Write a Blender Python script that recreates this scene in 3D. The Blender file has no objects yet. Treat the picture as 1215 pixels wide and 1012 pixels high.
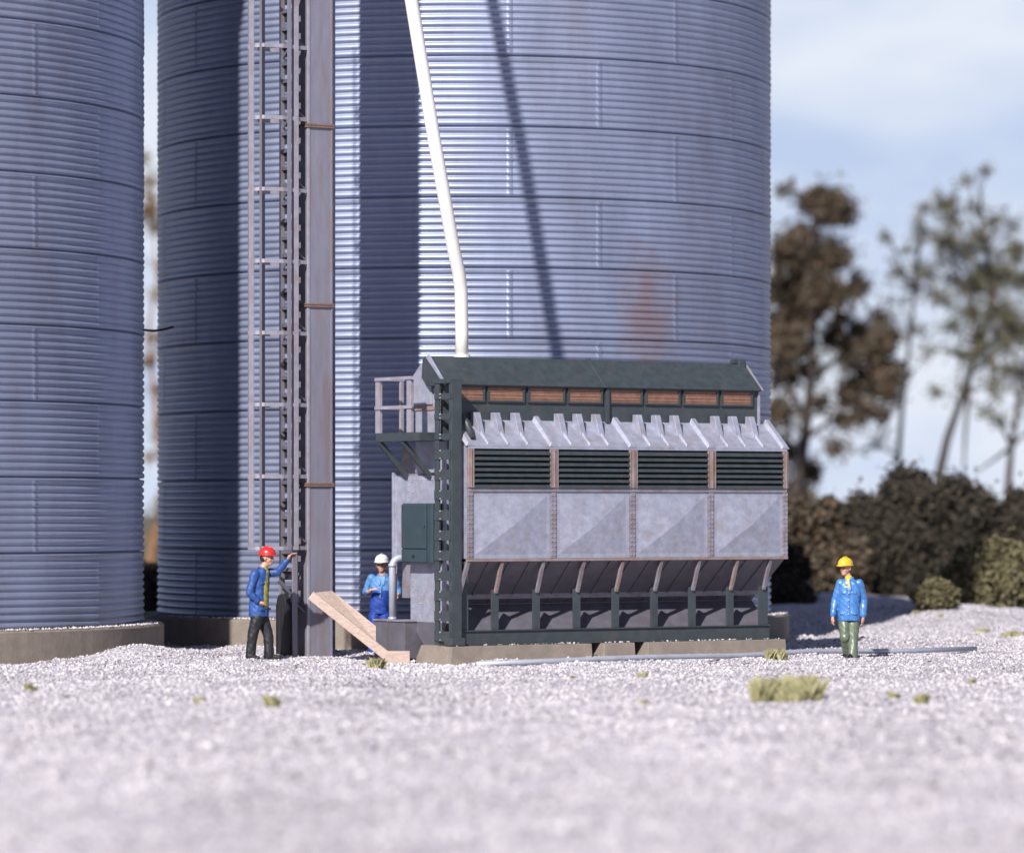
import bpy, bmesh, math, random
import numpy as np
from mathutils import Vector, Matrix

random.seed(7)
rng = np.random.default_rng(11)
R = math.radians
S = bpy.context.scene
C = S.collection

# ------------------------------------------------------------------ camera
F, CX, HY, EYE = 4700.0, 607.5, 605.0, 2.45      # focal length (px of a 1215 px wide picture), centre, horizon, eye height
cam = bpy.data.objects.new('camera', bpy.data.cameras.new('camera'))
C.objects.link(cam); S.camera = cam
cam.location = (0, 0, EYE); cam.rotation_euler = (R(90), 0, 0)
cam.data.sensor_fit = 'HORIZONTAL'; cam.data.sensor_width = 36.0
cam.data.lens = 36.0 * F / 1215.0
cam.data.shift_y = (HY - 506.0) / 1215.0
cam.data.clip_start = 0.5; cam.data.clip_end = 6000
cam.data.dof.use_dof = True; cam.data.dof.focus_distance = 65.0; cam.data.dof.aperture_fstop = 0.52

# ------------------------------------------------------------------ light
AZ, EL = R(21.5), R(35)
to_sun = Vector((-math.sin(AZ) * math.cos(EL), -math.cos(AZ) * math.cos(EL), math.sin(EL)))
w = bpy.data.worlds.new('World'); S.world = w; w.use_nodes = True
nt = w.node_tree; nt.nodes.clear()
def wn(t): return nt.nodes.new(t)
out = wn('ShaderNodeOutputWorld'); bg = wn('ShaderNodeBackground'); sky = wn('ShaderNodeTexSky')
sky.sky_type = 'NISHITA'; sky.sun_disc = False; sky.sun_elevation = EL; sky.sun_rotation = R(201.5)
sky.air_density = 1.0; sky.dust_density = 0.6; sky.ozone_density = 2.0
tc = wn('ShaderNodeTexCoord'); mp = wn('ShaderNodeMapping'); mp.inputs['Scale'].default_value = (7, 7, 19)
mp.inputs['Location'].default_value = (1.3, 0.2, 2.6)
nz = wn('ShaderNodeTexNoise'); nz.inputs['Scale'].default_value = 1.5; nz.inputs['Detail'].default_value = 6; nz.inputs['Roughness'].default_value = 0.5
cr = wn('ShaderNodeValToRGB'); cr.color_ramp.elements[0].position = 0.36; cr.color_ramp.elements[1].position = 0.62
mx = wn('ShaderNodeMix'); mx.data_type = 'RGBA'
mx.inputs['B'].default_value = (14.2, 15.6, 18.6, 1)
tint = wn('ShaderNodeMix'); tint.data_type = 'RGBA'; tint.blend_type = 'MULTIPLY'; tint.inputs['Factor'].default_value = 1
tint.inputs['B'].default_value = (1.12, 0.98, 1.10, 1)
nt.links.new(tc.outputs['Generated'], mp.inputs['Vector']); nt.links.new(mp.outputs[0], nz.inputs['Vector'])
sx = wn('ShaderNodeSeparateXYZ'); nt.links.new(tc.outputs['Generated'], sx.inputs[0])
er = wn('ShaderNodeMapRange'); er.inputs['From Min'].default_value = 0.135; er.inputs['From Max'].default_value = 0.26; er.inputs['To Min'].default_value = 1; er.inputs['To Max'].default_value = 0.0
nt.links.new(sx.outputs['Z'], er.inputs[0])
cc = wn('ShaderNodeMix'); cc.data_type = 'RGBA'; cc.inputs['A'].default_value = (7.4, 9.0, 12.2, 1); cc.inputs['B'].default_value = (11.2, 12.0, 13.5, 1)
nt.links.new(nz.outputs['Fac'], cr.inputs['Fac']); nt.links.new(cr.outputs['Color'], cc.inputs['Factor'])
nt.links.new(cc.outputs['Result'], mx.inputs['B']); nt.links.new(er.outputs[0], mx.inputs['Factor'])
nt.links.new(sky.outputs[0], tint.inputs['A']); nt.links.new(tint.outputs['Result'], mx.inputs['A'])
nt.links.new(mx.outputs['Result'], bg.inputs['Color']); bg.inputs['Strength'].default_value = 0.05
nt.links.new(bg.outputs[0], out.inputs['Surface'])
sun = bpy.data.objects.new('sun', bpy.data.lights.new('sun', 'SUN')); C.objects.link(sun)
sun.data.energy = 5.0; sun.data.angle = R(1.1); sun.data.color = (1.0, 0.96, 0.94)
sun.rotation_euler = to_sun.to_track_quat('Z', 'Y').to_euler()
S.view_settings.view_transform = 'Standard'; S.view_settings.look = 'None'
S.view_settings.gamma = 1.0; S.view_settings.exposure = 0.5

# ------------------------------------------------------------------ helpers
def W(px, py, Y):
    return Vector(((px - CX) / F * Y, Y, EYE - (py - HY) / F * Y))
def tag(o, label=None, cat=None, group=None, kind=None):
    if label: o['label'] = label
    if cat: o['category'] = cat
    if group: o['group'] = group
    if kind: o['kind'] = kind
    return o
def empty(name, loc, rz=0.0, label=None, cat=None, group=None):
    o = bpy.data.objects.new(name, None); C.objects.link(o)
    o.location = loc; o.rotation_euler = (0, 0, rz); o.empty_display_size = 0.3
    return tag(o, label, cat, group)

class MB:
    def __init__(s): s.v = []; s.f = []
    def add(s, vs, fs):
        n = len(s.v); s.v += [tuple(p) for p in vs]; s.f += [tuple(i + n for i in f) for f in fs]; return s
    def hexa(s, p):      # 4 bottom (ccw) + 4 top
        return s.add(p, [(3, 2, 1, 0), (4, 5, 6, 7), (0, 1, 5, 4), (1, 2, 6, 5), (2, 3, 7, 6), (3, 0, 4, 7)])
    def box(s, x0, x1, y0, y1, z0, z1):
        return s.hexa([(x0, y0, z0), (x1, y0, z0), (x1, y1, z0), (x0, y1, z0), (x0, y0, z1), (x1, y0, z1), (x1, y1, z1), (x0, y1, z1)])
    def bar(s, p, q, a, b, side=None):   # bar from p to q with section a (along side) x b
        p, q = Vector(p), Vector(q); d = (q - p).normalized()
        if side is None: side = Vector((0, 0, 1)) if abs(d.z) < 0.9 else Vector((1, 0, 0))
        e = Vector(side); e = (e - d * e.dot(d)).normalized(); g = d.cross(e)
        o = [(-1, -1), (1, -1), (1, 1), (-1, 1)]
        return s.hexa([p + e * i * a / 2 + g * j * b / 2 for i, j in o] + [q + e * i * a / 2 + g * j * b / 2 for i, j in o])
    def tube(s, pts, rad, n=12, caps=True, squash=1.0):
        pts = [Vector(p) for p in pts]
        if not hasattr(rad, '__len__'): rad = [rad] * len(pts)
        ref = None; rings = []
        for i, p in enumerate(pts):
            a = pts[max(i - 1, 0)]; b = pts[min(i + 1, len(pts) - 1)]; d = (b - a).normalized()
            if ref is None: ref = Vector((1, 0, 0)) if abs(d.x) < 0.8 else Vector((0, 1, 0))
            e = (ref - d * ref.dot(d)).normalized(); g = d.cross(e); ref = e
            r = rad[i]; ra, rb = r if hasattr(r, '__len__') else (r, r)
            rings.append([p + e * math.cos(t) * ra + g * math.sin(t) * rb for t in [2 * math.pi * k / n for k in range(n)]])
        vs = [v for r in rings for v in r]; fs = []
        for i in range(len(rings) - 1):
            for k in range(n):
                fs.append((i * n + k, i * n + (k + 1) % n, (i + 1) * n + (k + 1) % n, (i + 1) * n + k))
        if caps:
            fs.append(tuple(range(n - 1, -1, -1))); fs.append(tuple((len(rings) - 1) * n + k for k in range(n)))
        return s.add(vs, fs)
    def ball(s, c, r, n=12, m=8):
        c = Vector(c); rx, ry, rz = r if hasattr(r, '__len__') else (r, r, r)
        vs = [c + Vector((0, 0, -rz))]; fs = []
        for j in range(1, m):
            t = -math.pi / 2 + math.pi * j / m
            for k in range(n):
                a = 2 * math.pi * k / n
                vs.append(c + Vector((rx * math.cos(t) * math.cos(a), ry * math.cos(t) * math.sin(a), rz * math.sin(t))))
        vs.append(c + Vector((0, 0, rz))); L = len(vs) - 1
        for k in range(n):
            fs.append((0, 1 + (k + 1) % n, 1 + k)); b = 1 + (m - 2) * n; fs.append((b + k, b + (k + 1) % n, L))
        for j in range(m - 2):
            for k in range(n):
                a = 1 + j * n
                fs.append((a + k, a + (k + 1) % n, a + n + (k + 1) % n, a + n + k))
        return s.add(vs, fs)
    def lathe(s, prof, n=64, close=False):
        vs = []; fs = []
        for r, z in prof:
            for k in range(n):
                a = 2 * math.pi * k / n; vs.append((r * math.cos(a), r * math.sin(a), z))
        for i in range(len(prof) - 1):
            for k in range(n):
                fs.append((i * n + k, i * n + (k + 1) % n, (i + 1) * n + (k + 1) % n, (i + 1) * n + k))
        return s.add(vs, fs)
    def prism(s, poly, x0, x1):      # poly of (y,z) extruded along x
        n = len(poly)
        vs = [(x0, y, z) for y, z in poly] + [(x1, y, z) for y, z in poly]
        fs = [tuple(range(n - 1, -1, -1)), tuple(range(n, 2 * n))] + [(i, (i + 1) % n, n + (i + 1) % n, n + i) for i in range(n)]
        return s.add(vs, fs)
    def build(s, name, mat, parent=None, smooth=False, bevel=0.0, loc=None):
        me = bpy.data.meshes.new(name); me.from_pydata(s.v, [], s.f)
        bm = bmesh.new(); bm.from_mesh(me); bmesh.ops.recalc_face_normals(bm, faces=bm.faces[:]); bm.to_mesh(me); bm.free()
        if smooth: me.polygons.foreach_set('use_smooth', [True] * len(me.polygons))
        me.materials.append(mat); o = bpy.data.objects.new(name, me); C.objects.link(o)
        if parent: o.parent = parent
        if loc: o.location = loc
        if bevel:
            m = o.modifiers.new('bevel', 'BEVEL'); m.width = bevel; m.segments = 2; m.limit_method = 'ANGLE'; m.angle_limit = R(40)
        return o
def np_mesh(name, verts, faces, mat, parent=None, smooth=False):
    """verts (n,3), faces (m,k) arrays with constant k"""
    me = bpy.data.meshes.new(name); n, m, k = len(verts), len(faces), faces.shape[1]
    me.vertices.add(n); me.vertices.foreach_set('co', np.ascontiguousarray(verts, dtype=np.float32).ravel())
    me.loops.add(m * k); me.loops.foreach_set('vertex_index', np.ascontiguousarray(faces, dtype=np.int32).ravel())
    me.polygons.add(m); me.polygons.foreach_set('loop_start', np.arange(0, m * k, k, dtype=np.int32))
    me.polygons.foreach_set('loop_total', np.full(m, k, dtype=np.int32))
    if smooth: me.polygons.foreach_set('use_smooth', np.ones(m, dtype=bool))
    me.update(calc_edges=True); me.materials.append(mat)
    o = bpy.data.objects.new(name, me); C.objects.link(o)
    if parent: o.parent = parent
    return o

def mat(name, col, rough=0.6, metal=0.0, var=0.12, vscale=6.0, stain=None, samt=0.4, sscale=2.5, sthr=0.52,
        bump=0.0, bscale=60.0, island=None, streak=(1, 1, 1), coat=0.0, wear=None):
    k_ = 0.92 if name == 'galvanised_sheet' else 0.76
    col = tuple(c * k_ for c in col); stain = stain and tuple(c * k_ for c in stain); island = island and tuple(c * k_ for c in island)
    m = bpy.data.materials.new(name); m.use_nodes = True; t = m.node_tree; b = t.nodes['Principled BSDF']
    N = t.nodes.new; L = t.links.new
    co = N('ShaderNodeTexCoord'); base = None
    n1 = N('ShaderNodeTexNoise'); n1.inputs['Scale'].default_value = vscale; n1.inputs['Detail'].default_value = 8; n1.inputs['Roughness'].default_value = 0.65
    mpp = N('ShaderNodeMapping'); mpp.inputs['Scale'].default_value = streak
    L(co.outputs['Object'], mpp.inputs['Vector']); L(mpp.outputs[0], n1.inputs['Vector'])
    r1 = N('ShaderNodeMapRange'); r1.inputs['From Min'].default_value = 0.3; r1.inputs['From Max'].default_value = 0.7
    r1.inputs['To Min'].default_value = 1 - var; r1.inputs['To Max'].default_value = 1 + var; L(n1.outputs['Fac'], r1.inputs['Value'])
    mm = N('ShaderNodeMix'); mm.data_type = 'RGBA'; mm.blend_type = 'MULTIPLY'; mm.inputs['Factor'].default_value = 1
    mm.inputs['A'].default_value = (*col, 1); L(r1.outputs[0], mm.inputs['B']); base = mm.outputs['Result']
    if island is not None:
        g = N('ShaderNodeNewGeometry'); ir = N('ShaderNodeMix'); ir.data_type = 'RGBA'; ir.inputs['B'].default_value = (*island, 1)
        L(g.outputs['Random Per Island'], ir.inputs['Factor']); L(base, ir.inputs['A']); base = ir.outputs['Result']
    if stain is not None:
        n2 = N('ShaderNodeTexNoise'); n2.inputs['Scale'].default_value = sscale; n2.inputs['Detail'].default_value = 7; n2.inputs['Roughness'].default_value = 0.7
        mp2 = N('ShaderNodeMapping'); mp2.inputs['Scale'].default_value = streak; mp2.inputs['Location'].default_value = (3.1, 7.7, 1.3)
        L(co.outputs['Object'], mp2.inputs['Vector']); L(mp2.outputs[0], n2.inputs['Vector'])
        r2 = N('ShaderNodeMapRange'); r2.inputs['From Min'].default_value = sthr; r2.inputs['From Max'].default_value = sthr + 0.18
        r2.inputs['To Max'].default_value = samt; L(n2.outputs['Fac'], r2.inputs['Value'])
        m2 = N('ShaderNodeMix'); m2.data_type = 'RGBA'; m2.inputs['B'].default_value = (*stain, 1)
        L(r2.outputs[0], m2.inputs['Factor']); L(base, m2.inputs['A']); base = m2.outputs['Result']
    L(base, b.inputs['Base Color']); b.inputs['Metallic'].default_value = metal
    r3 = N('ShaderNodeMapRange'); r3.inputs['To Min'].default_value = max(rough - 0.1, 0.05); r3.inputs['To Max'].default_value = min(rough + 0.12, 1)
    L(n1.outputs['Fac'], r3.inputs['Value']); L(r3.outputs[0], b.inputs['Roughness'])
    if coat: b.inputs['Coat Weight'].default_value = coat; b.inputs['Coat Roughness'].default_value = 0.25
    if bump:
        n3 = N('ShaderNodeTexNoise'); n3.inputs['Scale'].default_value = bscale; n3.inputs['Detail'].default_value = 5
        L(co.outputs['Object'], n3.inputs['Vector']); bp = N('ShaderNodeBump'); bp.inputs['Strength'].default_value = bump; bp.inputs['Distance'].default_value = 0.02
        L(n3.outputs['Fac'], bp.inputs['Height']); L(bp.outputs[0], b.inputs['Normal'])
    return m

RUST = (0.30, 0.13, 0.07)
M = dict(
    silo=mat('galvanised_sheet', (0.305, 0.345, 0.47), 0.46, 0.58, 0.14, 0.9, (0.24, 0.20, 0.24), 0.35, 0.7, 0.5, streak=(1, 1, 0.35)),
    silver=mat('weathered_silver', (0.43, 0.445, 0.545), 0.5, 0.35, 0.20, 7, (0.36, 0.28, 0.25), 0.45, 3.4, 0.50, bump=0.10, bscale=45),
    silver2=mat('grimy_silver', (0.33, 0.31, 0.36), 0.55, 0.3, 0.2, 7, (0.22, 0.14, 0.11), 0.6, 3.0, 0.46, bump=0.12, bscale=50),
    rusty=mat('rusty_trim', (0.34, 0.27, 0.26), 0.65, 0.2, 0.2, 9, RUST, 0.55, 4.0, 0.46, bump=0.1),
    hopper=mat('hopper_steel', (0.165, 0.16, 0.195), 0.55, 0.3, 0.2, 5, (0.17, 0.13, 0.13), 0.4, 2.5, 0.45, bump=0.08),
    green=mat('dark_green_paint', (0.048, 0.061, 0.068), 0.5, 0.0, 0.2, 7, (0.12, 0.085, 0.06), 0.45, 3.5, 0.55, bump=0.08),
    green2=mat('blue_green_paint', (0.038, 0.064, 0.076), 0.42, 0.0, 0.10, 6, (0.10, 0.10, 0.09), 0.3, 3.0, 0.6),
    orange=mat('orange_screen', (0.27, 0.14, 0.095), 0.7, 0.0, 0.25, 9, (0.2, 0.08, 0.05), 0.5, 6, 0.5, bump=0.1),
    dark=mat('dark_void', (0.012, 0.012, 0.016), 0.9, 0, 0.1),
    black=mat('black_plate', (0.025, 0.024, 0.028), 0.55, 0.1, 0.3, 6),
    leg=mat('grey_leg_steel', (0.275, 0.27, 0.335), 0.5, 0.25, 0.12, 3, (0.28, 0.19, 0.16), 0.55, 1.6, 0.47, streak=(3, 3, 0.5), bump=0.1, bscale=40),
    flange=mat('rusty_flange', (0.26, 0.17, 0.14), 0.65, 0.2, 0.2, 9, RUST, 0.5, 5, 0.5),
    ladder=mat('ladder_steel', (0.42, 0.40, 0.46), 0.5, 0.3, 0.15, 6, (0.33, 0.21, 0.17), 0.5, 3, 0.5),
    cream=mat('cream_pipe_paint', (0.88, 0.85, 0.79), 0.4, 0.0, 0.05, 4, (0.6, 0.5, 0.4), 0.25, 1.5, 0.58, streak=(1, 1, 0.3)),
    pipe=mat('plain_pipe', (0.52, 0.54, 0.62), 0.45, 0.3, 0.12, 6, (0.4, 0.3, 0.25), 0.3, 3, 0.55),
    conc=mat('old_concrete', (0.27, 0.225, 0.185), 0.85, 0, 0.18, 5, (0.2, 0.165, 0.13), 0.5, 1.4, 0.5, bump=0.35, bscale=40),
    wood=mat('weathered_board', (0.52, 0.40, 0.33), 0.7, 0, 0.22, 8, (0.34, 0.20, 0.14), 0.5, 4, 0.5, streak=(1, 4, 4), bump=0.2),
        bark=mat('bark', (0.055, 0.042, 0.038), 0.9, 0, 0.3, 8, bump=0.4, bscale=20),
    bark2=mat('orange_bark', (0.30, 0.15, 0.07), 0.9, 0, 0.3, 5, bump=0.4, bscale=20),
    leaf_b=mat('brown_green_leaf', (0.13, 0.074, 0.040), 0.75, 0, 0.2, 0.5, island=(0.06, 0.06, 0.038)),
    leaf_g=mat('grey_green_leaf', (0.10, 0.105, 0.075), 0.75, 0, 0.2, 0.5, island=(0.20, 0.175, 0.085)),
    leaf_d=mat('dark_hedge_leaf', (0.022, 0.021, 0.014), 0.85, 0, 0.2, 0.4, island=(0.070, 0.052, 0.033)),
    leaf_y=mat('yellow_brown_leaf', (0.30, 0.19, 0.075), 0.8, 0, 0.2, 0.4, island=(0.12, 0.10, 0.06)),
    leaf_o=mat('olive_leaf', (0.20, 0.18, 0.085), 0.8, 0, 0.2, 0.4, island=(0.11, 0.095, 0.05)),
    grass=mat('dry_grass', (0.52, 0.49, 0.27), 0.8, 0, 0.2, 2, island=(0.26, 0.24, 0.10)),
    skin=mat('skin', (0.62, 0.34, 0.24), 0.5, 0, 0.06, 20),
    hair=mat('dark_hair', (0.03, 0.02, 0.015), 0.7, 0, 0.2, 20),
    denim=mat('blue_jacket_cloth', (0.025, 0.085, 0.30), 0.55, 0, 0.25, 14, bump=0.25, bscale=22),
    lblue=mat('bright_blue_jacket_cloth', (0.06, 0.21, 0.52), 0.40, 0, 0.2, 14, bump=0.25, bscale=22, coat=0.3),
    shirtb=mat('light_blue_shirt_cloth', (0.10, 0.26, 0.55), 0.55, 0, 0.3, 14, bump=0.25, bscale=22),
    royal=mat('royal_blue_cloth', (0.012, 0.055, 0.33), 0.55, 0, 0.2, 14, bump=0.2, bscale=22),
    olive=mat('olive_shirt_cloth', (0.30, 0.27, 0.05), 0.6, 0, 0.2, 14),
    yellow=mat('yellow_plastic', (0.80, 0.52, 0.03), 0.35, 0, 0.05, 14),
    red=mat('red_plastic', (0.62, 0.03, 0.03), 0.3, 0, 0.05, 14),
    white=mat('white_plastic', (0.80, 0.78, 0.78), 0.35, 0, 0.04, 14),
    cloth_k=mat('black_cloth', (0.016, 0.016, 0.02), 0.55, 0, 0.3, 14, bump=0.25, bscale=22),
    trouser=mat('green_trouser_cloth', (0.125, 0.16, 0.105), 0.5, 0, 0.25, 14, bump=0.25, bscale=22, coat=0.2),
    boot=mat('boot_leather', (0.02, 0.017, 0.015), 0.5),
)

# gravel / dirt ground material
def ground_mat():
    m = bpy.data.materials.new('gravel_ground'); m.use_nodes = True; t = m.node_tree; b = t.nodes['Principled BSDF']
    N = t.nodes.new; L = t.links.new; co = N('ShaderNodeTexCoord')
    vo = N('ShaderNodeTexVoronoi'); vo.inputs['Scale'].default_value = 22; L(co.outputs['Object'], vo.inputs['Vector'])
    vr = N('ShaderNodeTexVoronoi'); vr.inputs['Scale'].default_value = 22; L(co.outputs['Object'], vr.inputs['Vector'])
    hs = N('ShaderNodeSeparateColor'); L(vo.outputs['Color'], hs.inputs[0])
    ra = N('ShaderNodeValToRGB'); e = ra.color_ramp.elements
    e[0].color = (0.22, 0.20, 0.225, 1); e[1].color = (0.60, 0.57, 0.59, 1)
    e.new(0.25).color = (0.38, 0.36, 0.395, 1); e.new(0.04).color = (0.14, 0.10, 0.10, 1); L(hs.outputs[0], ra.inputs[0])
    n = N('ShaderNodeTexNoise'); n.inputs['Scale'].default_value = 0.35; n.inputs['Detail'].default_value = 8; L(co.outputs['Object'], n.inputs['Vector'])
    mr = N('ShaderNodeMapRange'); mr.inputs['From Min'].default_value = .3; mr.inputs['From Max'].default_value = .7
    mr.inputs['To Min'].default_value = .84; mr.inputs['To Max'].default_value = 1.18; L(n.outputs['Fac'], mr.inputs[0])
    mu = N('ShaderNodeMix'); mu.data_type = 'RGBA'; mu.blend_type = 'MULTIPLY'; mu.inputs['Factor'].default_value = 1
    L(ra.outputs[0], mu.inputs['A']); L(mr.outputs[0], mu.inputs['B'])
    # far ground turns to dry grass and earth
    sp = N('ShaderNodeSeparateXYZ'); L(co.outputs['Object'], sp.inputs[0])
    ad = N('ShaderNodeMath'); ad.operation = 'MULTIPLY_ADD'; ad.inputs[1].default_value = 10; L(n.outputs['Fac'], ad.inputs[0]); L(sp.outputs['Y'], ad.inputs[2])
    fr = N('ShaderNodeMapRange'); fr.inputs['From Min'].default_value = 106.5; fr.inputs['From Max'].default_value = 109; L(ad.outputs[0], fr.inputs[0])
    m3 = N('ShaderNodeMix'); m3.data_type = 'RGBA'; m3.inputs['B'].default_value = (0.10, 0.085, 0.05, 1)
    L(fr.outputs[0], m3.inputs['Factor']); L(mu.outputs['Result'], m3.inputs['A']); L(m3.outputs['Result'], b.inputs['Base Color'])
    b.inputs['Roughness'].default_value = 0.9
    bp = N('ShaderNodeBump'); bp.inputs['Strength'].default_value = 0.9; bp.inputs['Distance'].default_value = 0.03; bp.invert = True
    L(vo.outputs['Distance'], bp.inputs['Height']); L(bp.outputs[0], b.inputs['Normal'])
    return m
M['ground'] = ground_mat()
def stone_mat():
    m = mat('gravel_stone', (0.5, 0.5, 0.5), 0.88, 0, 0.1, 1); t = m.node_tree; b = t.nodes['Principled BSDF']
    g = t.nodes.new('ShaderNodeNewGeometry'); ra = t.nodes.new('ShaderNodeValToRGB'); e = ra.color_ramp.elements
    e[0].color = (0.10, 0.075, 0.07, 1); e[1].color = (0.66, 0.63, 0.64, 1)
    e.new(.03).color = (0.16, 0.13, 0.13, 1); e.new(.06).color = (0.26, 0.24, 0.28, 1); e.new(.45).color = (0.42, 0.40, 0.43, 1); e.new(.8).color = (0.54, 0.50, 0.50, 1)
    co = t.nodes.new('ShaderNodeTexCoord'); n = t.nodes.new('ShaderNodeTexNoise'); n.inputs['Scale'].default_value = .35; n.inputs['Detail'].default_value = 8
    mr = t.nodes.new('ShaderNodeMapRange'); mr.inputs['From Min'].default_value = .3; mr.inputs['From Max'].default_value = .7; mr.inputs['To Min'].default_value = .92; mr.inputs['To Max'].default_value = 1.18
    mu = t.nodes.new('ShaderNodeMix'); mu.data_type = 'RGBA'; mu.blend_type = 'MULTIPLY'; mu.inputs['Factor'].default_value = 1
    t.links.new(co.outputs['Object'], n.inputs['Vector']); t.links.new(n.outputs['Fac'], mr.inputs[0]); t.links.new(mr.outputs[0], mu.inputs['B'])
    t.links.new(g.outputs['Random Per Island'], ra.inputs[0]); t.links.new(ra.outputs[0], mu.inputs['A']); t.links.new(mu.outputs['Result'], b.inputs['Base Color']); return m
M['stone'] = stone_mat()

# ------------------------------------------------------------------ ground
def gz(x, y):
    z = 0.035 * np.sin(x * 1.1 + 0.6 * np.sin(y * 0.5)) * np.sin(y * 0.8 + 1.0) + 0.02 * np.sin(x * 2.7 + y * 1.9) + 0.012 * np.sin(x * 5.3 - y * 3.1)
    z = z + 0.17 * np.exp(-((x + 6.3) / 1.6) ** 2 - ((y - 66.2) / 1.5) ** 2)
    z = z + 0.40 * np.exp(-((x - 9.0) / 3.2) ** 2 - ((y - 86.0) / 5.5) ** 2)
    z = z + 0.42 * np.exp(-((x - 7.2) / 3.6) ** 2 - ((y - 97.0) / 7.0) ** 2)
    z = z + 0.10 * np.exp(-((x - 6.5) / 1.2) ** 2 - ((y - 72.0) / 2.0) ** 2)
    return z
def axis(lo, a, b, hi, step, nout):
    mid = np.arange(a, b + step / 2, step)
    l = a - (a - lo) * (np.linspace(0, 1, nout + 1)[1:] ** 2.2); r = b + (hi - b) * (np.linspace(0, 1, nout + 1)[1:] ** 2.2)
    return np.concatenate([l[::-1], mid, r])
gx = axis(-1500, -15, 15, 1500, 0.16, 30); gy = axis(-150, 24, 100, 3500, 0.2, 34)
GX, GY = np.meshgrid(gx, gy); GZ = gz(GX, GY)
nx, ny = len(gx), len(gy)
ii = (np.arange(ny - 1)[:, None] * nx + np.arange(nx - 1)[None, :]).ravel()
o = np_mesh('ground', np.stack([GX.ravel(), GY.ravel(), GZ.ravel()], 1), np.stack([ii, ii + 1, ii + nx + 1, ii + nx], 1), M['ground'], smooth=True)
tag(o, 'pale grey gravel ground around the silos', 'ground', kind='structure')

def stones(name, x, y, z, size, m):
    base = np.array([(1, 0, 0), (0, 1, 0), (-1, 0, 0), (0, -1, 0), (0, 0, .8), (0, 0, -.8)], float)
    fc = np.array([(0, 1, 4), (1, 2, 4), (2, 3, 4), (3, 0, 4), (1, 0, 5), (2, 1, 5), (3, 2, 5), (0, 3, 5)])
    n = len(x); a = rng.uniform(0, 6.28, n); t = rng.uniform(-.6, .6, n)
    P = base[None] * size[:, None, None] * rng.uniform(.6, 1.25, (n, 6, 1)) * np.stack([rng.uniform(.7, 1.3, n), rng.uniform(.7, 1.3, n), rng.uniform(.6, 1, n)], 1)[:, None, :]
    ca, sa, ct, st = np.cos(a), np.sin(a), np.cos(t), np.sin(t)
    X, Y, Z = P[..., 0], P[..., 1], P[..., 2]
    Y, Z = Y * ct[:, None] - Z * st[:, None], Y * st[:, None] + Z * ct[:, None]
    X, Y = X * ca[:, None] - Y * sa[:, None], X * sa[:, None] + Y * ca[:, None]
    V = np.stack([X + x[:, None], Y + y[:, None], Z + z[:, None]], -1).reshape(-1, 3)
    Fc = (fc[None] + (np.arange(n) * 6)[:, None, None]).reshape(-1, 3)
    return np_mesh(name, V, Fc, m)
n = 150000
yy = 27 + (rng.random(n) ** 0.85) * 62; hw = yy * 0.137; xx = rng.uniform(-1, 1, n) * hw
s_ = rng.uniform(0.011, 0.034, n) * np.where(rng.random(n) > .985, 2.0, 1)
o = stones('gravel', xx, yy, gz(xx, yy) + s_ * 0.25, s_, M['stone'])
tag(o, 'loose pale gravel stones scattered over the yard', 'gravel', kind='stuff')

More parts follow.
